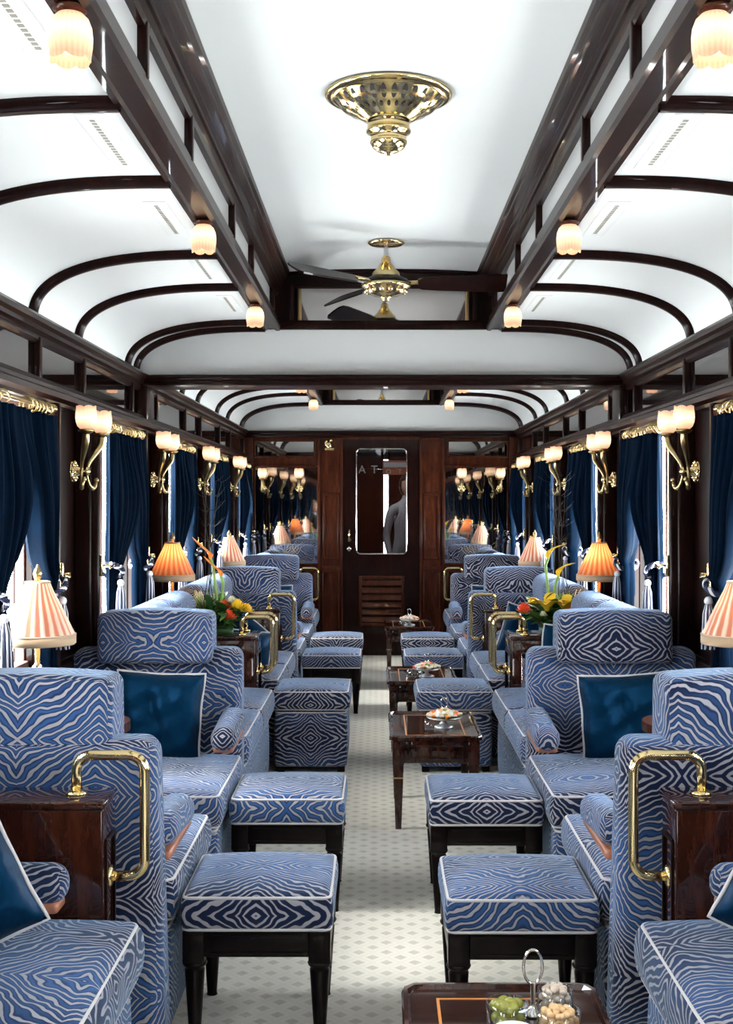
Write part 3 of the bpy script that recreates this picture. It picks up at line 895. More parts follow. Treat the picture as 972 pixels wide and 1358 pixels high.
# ceiling vents
vent = thing('air_vent', 'x', 'vent', group='slotted air vents in the vaulted ceiling')
def vz(x):
    for i in range(len(VP_) - 1):
        if VP_[i][0] <= x <= VP_[i + 1][0]:
            f = (x - VP_[i][0]) / (VP_[i + 1][0] - VP_[i][0]); return VP_[i][1] + f * (VP_[i + 1][1] - VP_[i][1])
g = G(); g.bbox(-.035, .035, -.24, .24, -.003, .002, .001); g.obj('frame', 'ceiling', vent)
g = G(); g.box(-.008, .008, -.215, .215, -.004, -.001); g.obj('slot', 'vent_frame', vent)
g = G()
for k in range(17): g.box(-.006, .006, -.205 + k * .024, -.192 + k * .024, -.0052, -.0038)
g.obj('opening', 'vent_dark', vent)
for s, nm in ((-1, 'left'), (1, 'right')):
    for k, y in enumerate((2.335, 3.1975, 4.06, 4.9225, 5.785, 7.51, 9.235)):
        place(vent, (s * .715, y, vz(.715) - .001), 0, '%s slotted air vent in the vault on the %s' % (['nearest', 'second', 'third', 'fourth', 'fifth', 'sixth, beyond the cross beam,', 'farthest'][k], nm))

# ------------------------------------------------------------------ seating
def crown(c, bul=0.012):
    def f(P, h):
        x = max(-1, min(1, P.x / h.x)); y = max(-1, min(1, P.y / h.y)); z = P.z / h.z
        k = (1 - x * x) ** .6 * (1 - y * y) ** .6
        P = P.copy()
        if z > 0: P.z += c * k * min(1, max(0, z))
        w = (1 - z * z) * bul
        if w > 0: P.x += (x * w); P.y += (y * w)
        return P
    return f
def cushion(g, c, h, r=.022, cr=.025, uvo=(0, 0), bul=.012, mid=8):
    g.rbox(c, h, r, fn=crown(cr, bul), ticks=3, mid=mid, uvo=uvo)
def pipe(g, c, h, r, top=True, bottom=True, pr=.0045):
    k = r * .29
    for fl, z in ((top, h[2] - k), (bottom, -h[2] + k)):
        if not fl: continue
        pts = rrect(h[0] - k * .6, h[1] - k * .6, max(r, .02), 0)
        g.tube([(c[0] + p.x, c[1] + p.y, c[2] + z) for p in pts], pr, 6, closed=True)

def stool():
    t = thing('footstool', 'x', 'footstool', group='zebra velvet footstools in the aisle')
    c, h = (0, 0, .354), (.197, .203, .047)
    g = G(); cushion(g, c, h, .02, .024, bul=.005); cu = g.obj('cushion', 'zebra', t)
    g = G(); pipe(g, c, h, .02); g.obj('piping', 'piping', cu)
    g = G()
    for x0, x1, y0, y1 in ((-.185, .185, -.192, -.172), (-.185, .185, .172, .192), (-.192, -.172, -.185, .185), (.172, .192, -.185, .185)):
        g.bbox(x0, x1, y0, y1, .238, .309, .003)
    g.bbox(-.12, .12, -.196, -.19, .248, .252, .001); g.bbox(-.12, .12, -.196, -.19, .292, .296, .001)
    g.obj('apron', 'ebony', t)
    for sx in (-1, 1):
        for sy in (-1, 1):
            g = G(); X, Y = sx * .165, sy * .17
            g.bbox(X - .029, X + .029, Y - .029, Y + .029, .222, .309, .004)
            g.lathe([(.0, .224), (.030, .224), (.033, .218), (.030, .212), (.024, .208), (.027, .200), (.014, .006), (.016, .0), (0, 0)], 20, mat=Matrix.Translation((X, Y, 0)),
                    fn=lambda r, z, a, tt: (r * (1 + (.07 * cos(10 * a) if .02 < z < .2 else 0)), z))
            g.obj('leg', 'ebony', t)
    return t
st = stool()
SX = .345
order = [('nearest', 3.25, 'beside the nearest brass rail'), ('second', 4.33, 'beside the camera-facing armchair'), ('third', 8.42, 'beyond the upholstered pouf'), ('farthest', 9.48, 'last before the end door')]
for s, nm in ((-1, 'left'), (1, 'right')):
    for od, y, wh in order:
        place(st, (s * SX + (.005 if s > 0 else 0), y + .205 - (.02 if s > 0 else 0), 0), 0, '%s footstool on the %s of the aisle, %s' % (od, nm, wh))

def pouf():
    t = thing('pouf', 'x', 'pouf', group='square upholstered poufs at mid aisle')
    c, h = (0, 0, .38), (.20, .24, .052)
    g = G(); cushion(g, c, h, .02, .022); cu = g.obj('cushion', 'zebra', t)
    g = G(); pipe(g, c, h, .02); g.obj('piping', 'piping', cu)
    c, h = (0, 0, .175), (.19, .23, .148)
    g = G(); cushion(g, c, h, .02, .0, uvo=(0, .1), bul=.006); ba = g.obj('base', 'zebra', t)
    g = G(); pipe(g, c, h, .02, True, False); g.obj('piping', 'piping', ba)
    for sx in (-1, 1):
        for sy in (-1, 1):
            g = G(); g.bbox(sx * .16 - .02, sx * .16 + .02, sy * .2 - .02, sy * .2 + .02, 0, .035, .004); g.obj('leg', 'ebony', t)
    return t
pf = pouf()
place(pf, (-.385, 6.83, 0), 0, 'square zebra velvet pouf left of the aisle beside the flower cabinet')
place(pf, (.385, 6.83, 0), 0, 'square zebra velvet pouf right of the aisle, partly hidden by a small table')

def armchair():
    """faces -Y, back front plane at y=0, width .70"""
    t = thing('armchair', 'x', 'armchair', group='zebra velvet armchairs')
    hw = .35
    c, h = (0, -.33, .172), (hw - .012, .33, .142)
    g = G(); cushion(g, c, h, .02, 0, bul=.004); ba = g.obj('base', 'zebra', t)
    g = G(); pipe(g, c, h, .02, True, False); g.obj('piping', 'piping', ba)
    c, h = (0, -.345, .382), (hw, .345, .058)
    g = G(); cushion(g, c, h, .024, .03, bul=.01); cu = g.obj('seat_cushion', 'zebra', t)
    g = G(); pipe(g, c, h, .024); g.obj('piping', 'piping', cu)
    def rec(P, h):
        P = P.copy(); z = (P.z + h.z)
        P.y += z * .10
        x = P.x / h.x
        P.x *= 1 - .03 * max(0, (z / (2 * h.z)))
        if P.y > -h.y * .2: P.z += .0
        return P
    g = G(); g.rbox((0, .075, .43), (hw, .075, .415), .045, fn=rec, ticks=4, mid=8); g.obj('backrest', 'zebra', t)
    g = G()
    g.rbox((0, .115, .892), (.228, .095, .10), .028, fn=lambda P, h: Vector((P.x * (1 + .0 * P.z), P.y * (1 - .1 * (P.z / h.z)), P.z + .012 * (1 - (P.x / h.x) ** 2) * (1 if P.z > 0 else 0))), ticks=4, mid=8, uvo=(0, .05)); g.obj('headrest', 'zebra', t)
    for sx in (-1, 1):
        g = G()
        g.rbox((sx * .315, -.13, .565), (.048, .19, .045), .04, fn=lambda P, h: Vector((P.x, P.y, P.z + .012 * sin((P.y / h.y) * 1.5))), ticks=4, mid=4)
        a = g.obj('armrest', 'zebra', t)
        g = G(); g.rbox((sx * .315, -.12, .517), (.038, .18, .013), .01, ticks=2, mid=2); g.obj('arm_rail', 'arm_wood', a, label='light brown wooden rail under the padded arm')
    return t
ac = armchair()
CX = .915
for s, nm in ((-1, 'left'), (1, 'right')):
    place(ac, (s * CX, 3.28, 0), PI, 'nearest armchair on the %s seen from behind, headrest above the mahogany cabinet' % nm)
    place(ac, (s * CX, 4.90, 0), 0, 'armchair on the %s facing the camera with a square dark blue cushion' % nm)
    place(ac, (s * CX, 8.48, 0), PI, 'armchair on the %s seen from behind beyond the flower cabinet' % nm)
    place(ac, (s * CX, 10.22, 0), 0, 'farthest armchair on the %s facing the camera near the end wall' % nm)

def sofa(s, y0, y1, label):
    ym = (y0 + y1) / 2
    t = thing('side_sofa', label, 'sofa', (s * .9, ym, 0), 0, 'two-seat sofas along the side walls')
    L = (y1 - y0) / 2
    X = lambda x: s * (x - .9)
    c, h = (X(.83), 0, .172), (.235, L - .01, .142)
    g = G(); cushion(g, c, h, .02, 0, bul=.004); ba = g.obj('base', 'zebra', t)
    g = G(); pipe(g, c, h, .02, True, False); g.obj('piping', 'piping', ba)
    for e in (-1, 1):
        c, h = (X(.81), e * L / 2, .40), (.235, L / 2 - .002, .066)
        g = G(); cushion(g, c, h, .026, .03, uvo=(0, .1), bul=.012); cu = g.obj('seat_cushion', 'zebra', t)
        g = G(); pipe(g, c, h, .026); g.obj('piping', 'piping', cu)
        def fb(P, h):
            P = P.copy(); z = (P.z + h.z) / (2 * h.z)
            P.x += s * .0 - s * .05 * z
            return P
        g = G(); g.rbox((X(1.105), e * L / 2, .66), (.10, L / 2 - .003, .32), .09, fn=fb, ticks=5, mid=6); g.obj('backrest', 'zebra', t)
        g = G(); g.rbox((X(.92), e * (L - .05), .565), (.19, .045, .045), .04, ticks=4, mid=4); a = g.obj('armrest', 'zebra', t)
        g = G(); g.rbox((X(.925), e * (L - .05), .517), (.18, .036, .013), .01, ticks=2, mid=2); g.obj('arm_rail', 'arm_wood', a, label='light brown wooden rail under the padded arm')
    return t
for s, nm in ((-1, 'left'), (1, 'right')):
    sofa(s, 1.62, 2.88, 'zebra velvet side sofa at the bottom %s corner of the photo before the nearest cabinet' % nm)
    sofa(s, 5.16, 6.47, 'zebra velvet side sofa on the %s before the flower cabinet' % nm)
    sofa(s, 6.80, 8.08, 'zebra velvet side sofa on the %s just beyond the flower cabinet' % nm)
    sofa(s, 10.45, 11.36, 'farthest zebra velvet side sofa on the %s against the end wall' % nm)

# cabinets (low mahogany partitions) with brass grab rails
def handle_path():
    def arc(cx, cz, r, a0, a1, n=6): return [(cx + r * cos(a0 + (a1 - a0) * i / n), 0, cz + r * sin(a0 + (a1 - a0) * i / n)) for i in range(n + 1)]
    # local x: 0 at aisle side face of cabinet, + into cabinet
    P = [(.078, 0, .0)]
    P += arc(.078 - .035, .058, .035, 0, PI / 2)
    P += arc(-.085 + .04, .053, .04, PI / 2, PI)
    P += arc(-.085 + .04, -.155, .04, PI, 1.5 * PI)
    P += [(0, 0, -.195)]
    return P
def cabinet(s, y0, y1, label, rails, frame=False, group='low mahogany partition cabinets'):
    xa = .668
    t = thing('partition_cabinet', label, 'cabinet', (s * xa, (y0 + y1) / 2, 0), 0, group)
    d = (y1 - y0) / 2; W = 1.288 - xa; top = .735
    g = G()
    g.bbox(0, s * W, -d, d, 0.0, top - .02, .005)
    g.bbox(-s * .006, s * W, -d - .006, d + .006, top - .022, top, .006)
    g.obj('body', 'mahogany_gloss', t)
    g = G()
    if d > .05:
        for z0, z1 in ((.36, .37), (.63, .64)): g.bbox(-s * .006, 0, -d + .02, d - .02, z0, z1, .002)
        for y in (-d + .02, d - .03): g.bbox(-s * .006, 0, y, y + .01, .36, .64, .002)
    g.obj('panel_moulding', 'mahogany', t)
    if frame:
        g = G()
        for a in (((.05, .56), (.62, .65)), ((.05, .08), (.1, .65)), ((.53, .56), (.1, .65))):
            g.bbox(s * a[0][0], s * a[0][1], -d - .008, -d, a[1][0], a[1][1], .002)
        g.obj('silver_frame', 'silver', t)
    for ry in rails:
        g = G()
        g.tube([(s * x, ry, top + z) for x, _, z in handle_path()], .0125, 12)
        g.lathe([(0, 0), (.026, 0), (.026, .006), (.016, .01), (.0, .01)], 16, mat=Matrix.Translation((s * .078, ry, top)))
        g.lathe([(0, 0), (.026, 0), (.026, .006), (.016, .01), (.0, .01)], 16, mat=Matrix.Translation((0, ry, top - .195)) @ Matrix.Rotation(-s * PI / 2, 4, 'Y'))
        g.obj('grab_rail', 'brass', t)
for s, nm in ((-1, 'left'), (1, 'right')):
    cabinet(s, 2.90, 3.04, 'nearest mahogany cabinet on the %s with one brass grab rail' % nm, (0,))
    cabinet(s, 6.48, 6.79, 'wide mahogany cabinet on the %s topped by flowers, with two brass rails' % nm, (-.09, .11), frame=(s > 0))
    cabinet(s, 8.10, 8.24, 'third mahogany cabinet on the %s behind the flowers, with one brass rail' % nm, (0,))
    cabinet(s, 11.38, 11.52, 'farthest mahogany cabinet on the %s against the end wall, brass rail' % nm, (0,))

# aisle tables
def small_table():
    t = thing('side_table', 'x', 'table', group='small mahogany tables in the aisle')
    hx, hy = .205, .33
    def loop(hx, hy, r, z): return rrect(hx, hy, r, z, 5)
    g = G()
    L = [loop(hx - .012, hy - .012, .03, .385), loop(hx, hy, .035, .392), loop(hx, hy, .035, .408), loop(hx - .004, hy - .004, .034, .414), loop(hx - .012, hy - .012, .03, .414), loop(hx - .018, hy - .018, .028, .405)]
    # same vertex count is needed for each loop
    m = min(len(l) for l in L)
    def res(l, m):
        d = [0]
        for i in range(len(l)): d.append(d[-1] + (l[(i + 1) % len(l)] - l[i]).length)
        out = []
        for k in range(m):
            q = d[-1] * k / m; j = max(i for i in range(len(l)) if d[i] <= q + 1e-9)
            f = (q - d[j]) / max(1e-9, d[j + 1] - d[j]); out.append(l[j].lerp(l[(j + 1) % len(l)], f))
        return out
    m = 72; L = [res(l, m) for l in L]
    V = [p for l in L for p in l]
    F = [(i * m + k, i * m + (k + 1) % m, (i + 1) * m + (k + 1) % m, (i + 1) * m + k) for i in range(len(L) - 1) for k in range(m)]
    F += [list(range(m))[::-1], [(len(L) - 1) * m + k for k in range(m)]]
    g.add(V, F, smooth=False)
    top = g.obj('tabletop', 'mahogany_gloss', t)
    g = G()
    for x in (-.13, .13): g.box(x - .003, x + .003, -.26, .26, .4052, .4062)
    for y in (-.26, .26): g.box(-.133, .133, y - .003, y + .003, .4052, .4062)
    g.obj('inlay_line', 'inlay', top)
    g = G()
    g.bbox(-.165, .165, -.30, -.285, .29, .386, .002); g.bbox(-.165, .165, .285, .30, .29, .386, .002)
    g.bbox(-.185, -.17, -.29, .29, .29, .386, .002); g.bbox(.17, .185, -.29, .29, .29, .386, .002)
    for z in (.305, .362): g.bbox(-.12, .12, -.306, -.298, z, z + .008, .002)
    for x in (-.12, .112): g.bbox(x, x + .008, -.306, -.298, .305, .37, .002)
    g.obj('apron', 'mahogany_gloss', t)
    for sx in (-1, 1):
        for sy in (-1, 1):
            X, Y = sx * .165, sy * .285
            g = G(); g.bbox(X - .026, X + .026, Y - .024, Y + .024, .285, .386, .003)
            V = []
            for z, w in ((.285, .023), (.0, .013)): V += [(X - w, Y - w, z), (X + w, Y - w, z), (X + w, Y + w, z), (X - w, Y + w, z)]
            g.add(V, [(0, 1, 5, 4), (1, 2, 6, 5), (2, 3, 7, 6), (3, 0, 4, 7), (0, 3, 2, 1), (4, 5, 6, 7)], smooth=False)
            lg = g.obj('leg', 'mahogany_gloss', t)
            g = G(); g.bbox(X - .022, X + .022, Y - .022, Y + .022, .222, .229, .002); g.obj('collar', 'aged_brass', lg)
    return t
tb = small_table()
TX = .227
TBY = [(2.31, 'small table at the bottom edge of the photo holding the olives and nuts'), (5.75, 'small table standing before the right pouf'), (7.42, 'small table just behind the right pouf'), (10.52, 'farthest small table, before the end door')]
for y, lb in TBY: place(tb, (TX, y, 0), 0, lb)

# window tables with table lamps
for s, nm in ((-1, 'left'), (1, 'right')):
    for y, od in ((4.07, 'near'), (9.28, 'far')):
        t = thing('window_table', 'polished wooden wall table between two facing armchairs, %s %s bay' % (od, nm), 'table', (s * 1.04, y, 0), 0, 'wall tables between facing armchairs')
        g = G()
        pts = [(-s * .20 + s * .0, -.11), (-s * .20, .11)]
        n = 10; P = []
        for i in range(n + 1):
            a = PI / 2 + PI * i / n; P.append((s * (-.10 - .0 + .10 * cos(a)), .14 * sin(a)))
        P = [(s * .245, .14)] + P + [(s * .245, -.14)]
        V = [(x, y_, z) for z in (.685, .715) for x, y_ in P]; m = len(P)
        g.add(V, [list(range(m))[::-1], [m + i for i in range(m)]] + [(i, (i + 1) % m, m + (i + 1) % m, m + i) for i in range(m)], smooth=False)
        g.obj('tabletop', 'mahogany_warm', t)
        g = G(); g.lathe([(.03, 0), (.025, .02), (.014, .05), (.014, .69)], 12, mat=Matrix.Translation((s * .05, 0, 0))); g.obj('leg', 'mahogany', t)
def table_lamp(kind, h):
    t = thing('table_lamp', 'x', 'lamp', group='pleated table lamps')
    g = G(); g.lathe([(0, 0), (.055, 0), (.056, .006), (.04, .014), (.018, .022), (.013, .04), (.017, .05), (.010, .06), (.013, .11), (.018, .16), (.012, .17), (.018, .178), (.008, .19), (.008, h + .05), (0, h + .05)], 24); g.obj('base', 'brass' if kind == 'shade_orange' else 'brass', t)
    g = G()
    prof = [(.118, h + .022), (.10, h + .06), (.075, h + .115), (.05, h + .165), (.038, h + .195)]
    g.lathe(prof, 132, fn=lambda r, z, a, tt: (r * (1 + .018 * cos(22 * a) + .01 * cos(44 * a)), z))
    g.obj('lamp_shade', kind, t)
    g = G(); g.lathe([(.119, h + .022), (.122, h + .024), (.122, h - .004), (.118, h - .008), (.117, h + .02)], 80, fn=lambda r, z, a, tt: (r * (1 + .006 * cos(80 * a)), z)); g.obj('fringe', 'fringe', t)
    g = G(); g.tube([(.12 * cos(a), .12 * sin(a), h + .024) for a in [2 * PI * i / 48 for i in range(48)]], .004, 6, closed=True)
    g.tube([(.038 * cos(a), .038 * sin(a), h + .196) for a in [2 * PI * i / 24 for i in range(24)]], .004, 6, closed=True); g.obj('trim_braid', 'rim_braid', t)
    g = G(); g.lathe([(0, h + .19), (.012, h + .196), (.008, h + .205), (.012, h + .212), (.015, h + .224), (.010, h + .238), (.004, h + .246), (.005, h + .25), (0, h + .255)], 14); g.obj('finial', 'aged_brass', t)
    g = G(); g.sphere((0, 0, h + .09), .022); g.obj('bulb', 'bulb', t)
    return t
lp = table_lamp('shade_pink', .26); lo = table_lamp('shade_orange', .285)
for s, nm in ((-1, 'left'), (1, 'right')):
    place(lp, (s * 1.14 + (.015 if s > 0 else 0), 4.07, .715), 0, 'large pale pink pleated lamp nearest the camera at the %s edge' % nm)
    place(lp, (s * 1.13, 9.2, .715), 0, 'small pale pink pleated lamp beyond the flowers on the %s' % nm)
    place(lo, (s * (1.132 if s < 0 else 1.16), 6.68, .735), 0, 'orange pleated lamp on the %s flower cabinet' % nm)

# ------------------------------------------------------------------ cushions
def pillow():
    t = thing('cushion', 'x', 'cushion', group='dark blue velvet scatter cushions')
    N = 26; hs = .172; V = []; F = []
    def pt(u, v, sg):
        x = u * hs * (1 - .05 * (1 - v * v)); z = v * hs * (1 - .05 * (1 - u * u))
        th = .07 * ((1 - u ** 4) * (1 - v ** 4)) ** .55
        wr = (.005 * sin(u * 9 + v * 4) + .004 * sin(v * 11 - u * 6)) * (1 - u * u) * (1 - v * v) - .016 * math.exp(-((u + .15 * sin(v * 3)) / .12) ** 2) * (1 - v * v)
        return (x, sg * (th + wr), z)
    g = G()
    for sg in (-1, 1):
        V = [pt(-1 + 2 * i / N, -1 + 2 * j / N, sg) for j in range(N + 1) for i in range(N + 1)]
        F = [(j * (N + 1) + i, j * (N + 1) + i + 1, (j + 1) * (N + 1) + i + 1, (j + 1) * (N + 1) + i) for j in range(N) for i in range(N)]
        g.add(V, F)
    g.obj('cover', 'pillow_velvet', t, fixn=False)
    g = G(); E = [(-1 + 2 * i / 16, -1) for i in range(16)] + [(1, -1 + 2 * i / 16) for i in range(16)] + [(1 - 2 * i / 16, 1) for i in range(16)] + [(-1, 1 - 2 * i / 16) for i in range(16)]
    pts = []
    for k, (u, v) in enumerate(E):
        x, _, z = pt(u, v, 1); pts.append((x, .004 * sin(k * .9), z))
    g.tube(pts, .005, 6, closed=True); g.obj('piping', 'piping', t)
    return t
pl = pillow()
def pil(loc, rx, ry, rz, label):
    o = place(pl, loc, 0, label); o.rotation_euler = (rx, ry, rz); return o
pil((-.875, 4.80, .605), -.18, .04, -.05, 'dark blue velvet cushion on the left camera-facing armchair')
pil((.92, 4.78, .60), -.18, -.03, .08, 'dark blue velvet cushion on the right camera-facing armchair')
pil((-.955, 2.62, .625), -.25, -.45, .25, 'dark blue velvet cushion at the bottom left edge of the photo')
pil((.905, 2.62, .63), -.25, .45, -.25, 'dark blue velvet cushion at the bottom right edge of the photo')
pil((-.95, 7.93, .585), .2, .75, .15, 'dark blue cushion peeking behind the left flowers')
pil((-.80, 6.98, .55), -.1, .15, .35, 'dark blue cushion seen through the left brass rails')
pil((.92, 7.92, .59), .2, .3, -.2, 'dark blue cushion behind the right flowers')
pil((.95, 6.30, .64), .2, .1, .2, 'dark blue cushion between right cabinet and headrest')
pil((-.90, 10.08, .595), -.18, .02, 0, 'dark blue cushion on the farthest left armchair')
pil((.90, 10.08, .59), -.18, .02, 0, 'dark blue cushion on the farthest right armchair')

# ------------------------------------------------------------------ flowers
def flowers(x, y, s, nm):
    t = thing('flower_arrangement', 'yellow and orange flowers with two tall calla lilies on the %s cabinet' % nm, 'flowers', (x, y, .735), 0, 'flower arrangements on the wide cabinets'); t.scale = (1.3, 1.2, 1.25)
    R = random.Random(5 if s < 0 else 9)
    g = G(); g.lathe([(0, 0), (.05, 0), (.055, .02), (.05, .03), (0, .02)], 20); g.obj('bowl', 'leaf', t)
    def leafgeo(g, p, dr, L, W, up, mi=0):
        dr = Vector(dr).normalized(); side = dr.cross(Vector((0, 0, 1))); side = side.normalized() if side.length > .01 else Vector((1, 0, 0))
        V = []; n = 5
        for i in range(n + 1):
            u = i / n; w = W * sin(PI * min(.98, u * .9 + .08)); c = Vector(p) + dr * L * u + Vector((0, 0, up * L * (u - u * u * 1.2)))
            V += [c - side * w + Vector((0, 0, w * .4)), c, c + side * w + Vector((0, 0, w * .4))]
        F = []
        for i in range(n):
            b = i * 3; F += [(b, b + 1, b + 4, b + 3), (b + 1, b + 2, b + 5, b + 4)]
        g.add(V, F, mi=mi)
    g = G()
    for k in range(150):
        a = R.uniform(0, 2 * PI); e = R.uniform(-.1, 1.3); p = (R.uniform(-.05, .05), R.uniform(-.05, .05), R.uniform(.03, .09))
        leafgeo(g, p, (cos(a) * cos(e), sin(a) * cos(e), sin(e) * .7), R.uniform(.06, .13), R.uniform(.012, .026), .4, mi=0 if R.random() < .7 else 1)
    g.obj('foliage', ['leaf', 'leaf_light'], t, fixn=False)
    g = G()                                  # feathery pale grass tuft on the window side
    for k in range(120):
        a = R.uniform(0, 2 * PI); L = R.uniform(.06, .12)
        b = Vector((s * .07 + R.uniform(-.02, .02), .03, .09)); dv = Vector((cos(a) * .6, sin(a) * .6, R.uniform(.3, 1))).normalized()
        g.tube([b, b + dv * L], [.0022, .0012], 3, mi=k % 2)
    g.obj('grass_tuft', ['leaf_light', 'cream_petal'], t)
    g = G()                                  # tall dark twigs
    for k in range(4):
        p = Vector((s * (.02 + .02 * k), .03, .06)); d = Vector((s * (.12 - .09 * k), .1, 1)).normalized(); P = [p.copy()]
        for q in range(9):
            p = p + d * .066 + Vector((R.uniform(-.008, .008), 0, 0)); P.append(p.copy())
            if q > 3:
                for w in (-1, 1):
                    e = p + Vector((w * R.uniform(.02, .05), R.uniform(-.02, .02), R.uniform(.02, .05))); g.tube([p, p.lerp(e, .5) + Vector((0, 0, -.004)), e], [.0012, .001, .0007], 3)
        g.tube(P, [.0022 - .00015 * i for i in range(len(P))], 4)
    g.obj('twigs', 'dark_gap', t)
    def rose(c, r, mat, nm_, label=None):
        g = G()
        for k in range(14):
            a = k * 2.4; tilt = .25 + k * .09; rr = r * (.25 + .06 * k)
            V = []; n = 5
            for i in range(n + 1):
                for j in range(3):
                    aa = a + (i / n - .5) * 1.5; hh = j / 2
                    q = rr * (.4 + .6 * hh ** .6)
                    V.append((c[0] + q * cos(aa), c[1] + q * sin(aa), c[2] + r * (.2 + .95 * hh * cos(tilt * .8) - .03 * k)))
            F = [(i * 3 + j, (i + 1) * 3 + j, (i + 1) * 3 + j + 1, i * 3 + j + 1) for i in range(n) for j in range(2)]
            g.add(V, F)
        g.sphere((c[0], c[1], c[2] + r * .3), r * .35)
        return g.obj(nm_, mat, t, fixn=False)
    def lily(c, r, mat, nm_='lily_flower'):
        g = G()
        for k in range(6):
            a = k * PI / 3 + .3
            leafgeo(g, c, (cos(a), sin(a) * .8 - .4, .6 + .15 * (k % 2)), r, r * .25, .5)
        return g.obj(nm_, mat, t, fixn=False)
    q = -s
    if s < 0:
        rose((.075, -.06, .115), .034, 'yellow_petal', 'yellow_rose'); rose((.11, -.045, .10), .03, 'yellow_petal', 'yellow_rose')
        rose((.045, -.09, .075), .032, 'red_petal', 'orange_rose'); rose((.02, -.04, .115), .03, 'red_petal', 'dark_bloom'); rose((.05, -.05, .14), .022, 'cream_petal', 'white_bloom')
    else:
        rose((-.125, -.07, .10), .034, 'red_petal', 'orange_rose'); lily((-.03, -.07, .10), .10, 'yellow_petal'); lily((.04, -.07, .10), .09, 'yellow_petal')
        rose((-.085, -.05, .13), .026, 'yellow_petal', 'yellow_rose'); rose((.02, -.10, .09), .018, 'cream_petal', 'white_bloom'); rose((-.05, -.1, .085), .018, 'cream_petal', 'white_bloom'); rose((.06, -.08, .11), .02, 'orange_petal', 'orange_bloom')
    for (bx, bz, lean, sz) in ((.012, .215, .05, .062), (-.03, .29, -.03, .066)):
        g = G()
        P = [Vector((0, -.01, .05)), Vector((bx * .5, -.01, .15)), Vector((bx, -.01, bz)), Vector((bx - q * .01, -.015, bz + .03))]
        g.tube(P, .006, 8); stm = g.obj('calla_lily', 'stem', t)
        g = G(); top = P[-1]
        V = []; nu, nv = 16, 6
        for j in range(nv + 1):
            v = j / nv
            for i in range(nu + 1):
                a = 2 * PI * i / nu
                rr = .006 + sz * .55 * v ** 1.5
                ext = (.9 + .5 * cos(a - PI * (1 if s < 0 else 0))) * sz
                V.append(top + Vector((rr * cos(a) + (-1 if s < 0 else 1) * sz * .5 * v * v, rr * sin(a) * .8, ext * v * (1 - .35 * v * v * (1 + cos(a)) * .5))))
        F = [(j * (nu + 1) + i, j * (nu + 1) + i + 1, (j + 1) * (nu + 1) + i + 1, (j + 1) * (nu + 1) + i) for j in range(nv) for i in range(nu)]
        g.add(V, F); g.obj('bloom', 'orange_petal' if (s < 0 and bz < .3) or (s > 0 and bz > .3) else 'yellow_petal', stm, fixn=False)
flowers(-.865, 6.62, -1, 'left'); flowers(.90, 6.62, 1, 'right')

# ------------------------------------------------------------------ snacks
TT = .406
def ringh(g, x, y, z0, z1, rw, rh):
    g.tube([(x, y, z0), (x, y, z1)], .0035, 8)
    g.tube([(x + rw * cos(a), y, z1 + rh + rh * sin(a)) for a in [2 * PI * i / 28 for i in range(28)]], .0032, 7, closed=True)
bx, by = .285, 2.50
t = thing('snack_caddy', 'silver caddy with tall ring handle on the nearest small table', 'serving stand', (bx, by, TT), 0)
g = G(); g.lathe([(0, 0), (.03, 0), (.03, .004), (.008, .008), (.005, .02), (.005, .06)], 18); ringh(g, 0, 0, 0, .058, .019, .034); g.obj('ring_handle', 'silver', t)
g = G(); g.tube([(-.05, -.04, .004), (0, 0, .006), (.05, -.045, .004)], .003, 6); g.tube([(0, 0, .006), (.02, .06, .004)], .003, 6); g.obj('foot', 'silver', t)
def gbowl(x, y, r, h, label):
    g = G(); g.lathe([(0, .003), (r * .9, .003), (r, .008), (r, h), (r - .002, h + .001), (r - .003, h), (r - .003, .010), (0, .007)], 32)
    o = g.obj('glass_bowl', 'bowl_glass'); o.location = (x, y, TT); tag(o, label, 'bowl', 'small round glass bowls'); return o
OB = (bx - .058, by - .065); NB = (bx + .022, by - .10); AB = (bx + .015, by + .025 + .02)
AB = (bx + .045, by + .0); NB = (bx + .036, by - .105)
gbowl(*OB, .041, .048, 'round glass bowl full of green olives'); gbowl(*AB, .036, .048, 'round glass bowl of pale almonds behind the nuts'); gbowl(*NB, .043, .048, 'round glass bowl of golden nuts')
g = G(); g.lathe([(0, .004), (.02, .004), (.024, .010), (.042, .03), (.040, .032), (.02, .012), (0, .010)], 28); o = g.obj('white_dish', 'white_porcelain'); o.location = (bx - .055, by - .155, TT); tag(o, 'small white porcelain dish in front of the olives', 'dish')
def pile(cx, cy, R, z0, n, r, sc, name, mat, label, cat, grp, layers=3):
    base = None; k = 0
    rr = random.Random(n)
    per = n // layers
    for L in range(layers):
        RR = R - r * 1.05
        for i in range(per):
            if L == layers - 1: rad = RR * math.sqrt(rr.random()) * .8
            else: rad = RR * math.sqrt((i + .5) / per)
            a = i * 2.39996 + L
            p = (cx + rad * cos(a), cy + rad * sin(a), z0 + r + L * r * 1.45 + (RR - rad) * (.22 if L == layers - 1 else 0))
            if base is None:
                g = G(); g.sphere((0, 0, 0), r, 10, 7, sc=sc); base = g.obj(name, mat); o = base
            else: o = base.copy(); COL.objects.link(o)
            o.location = p; o.rotation_euler = (rr.uniform(-.6, .6), rr.uniform(-.6, .6), rr.uniform(0, 6))
            tag(o, label, cat, grp)
pile(*OB, .041, TT + .006, 16, .0128, (1.3, 1, 1), 'olive', 'olive', 'green olive in the glass bowl on the nearest table', 'olive', 'green olives in a glass bowl', 2)
pile(*NB, .043, TT + .006, 96, .0068, (1.15, 1, 1), 'nut', 'nut', 'golden nut in the front glass bowl', 'nut', 'golden nuts in a glass bowl', 4)
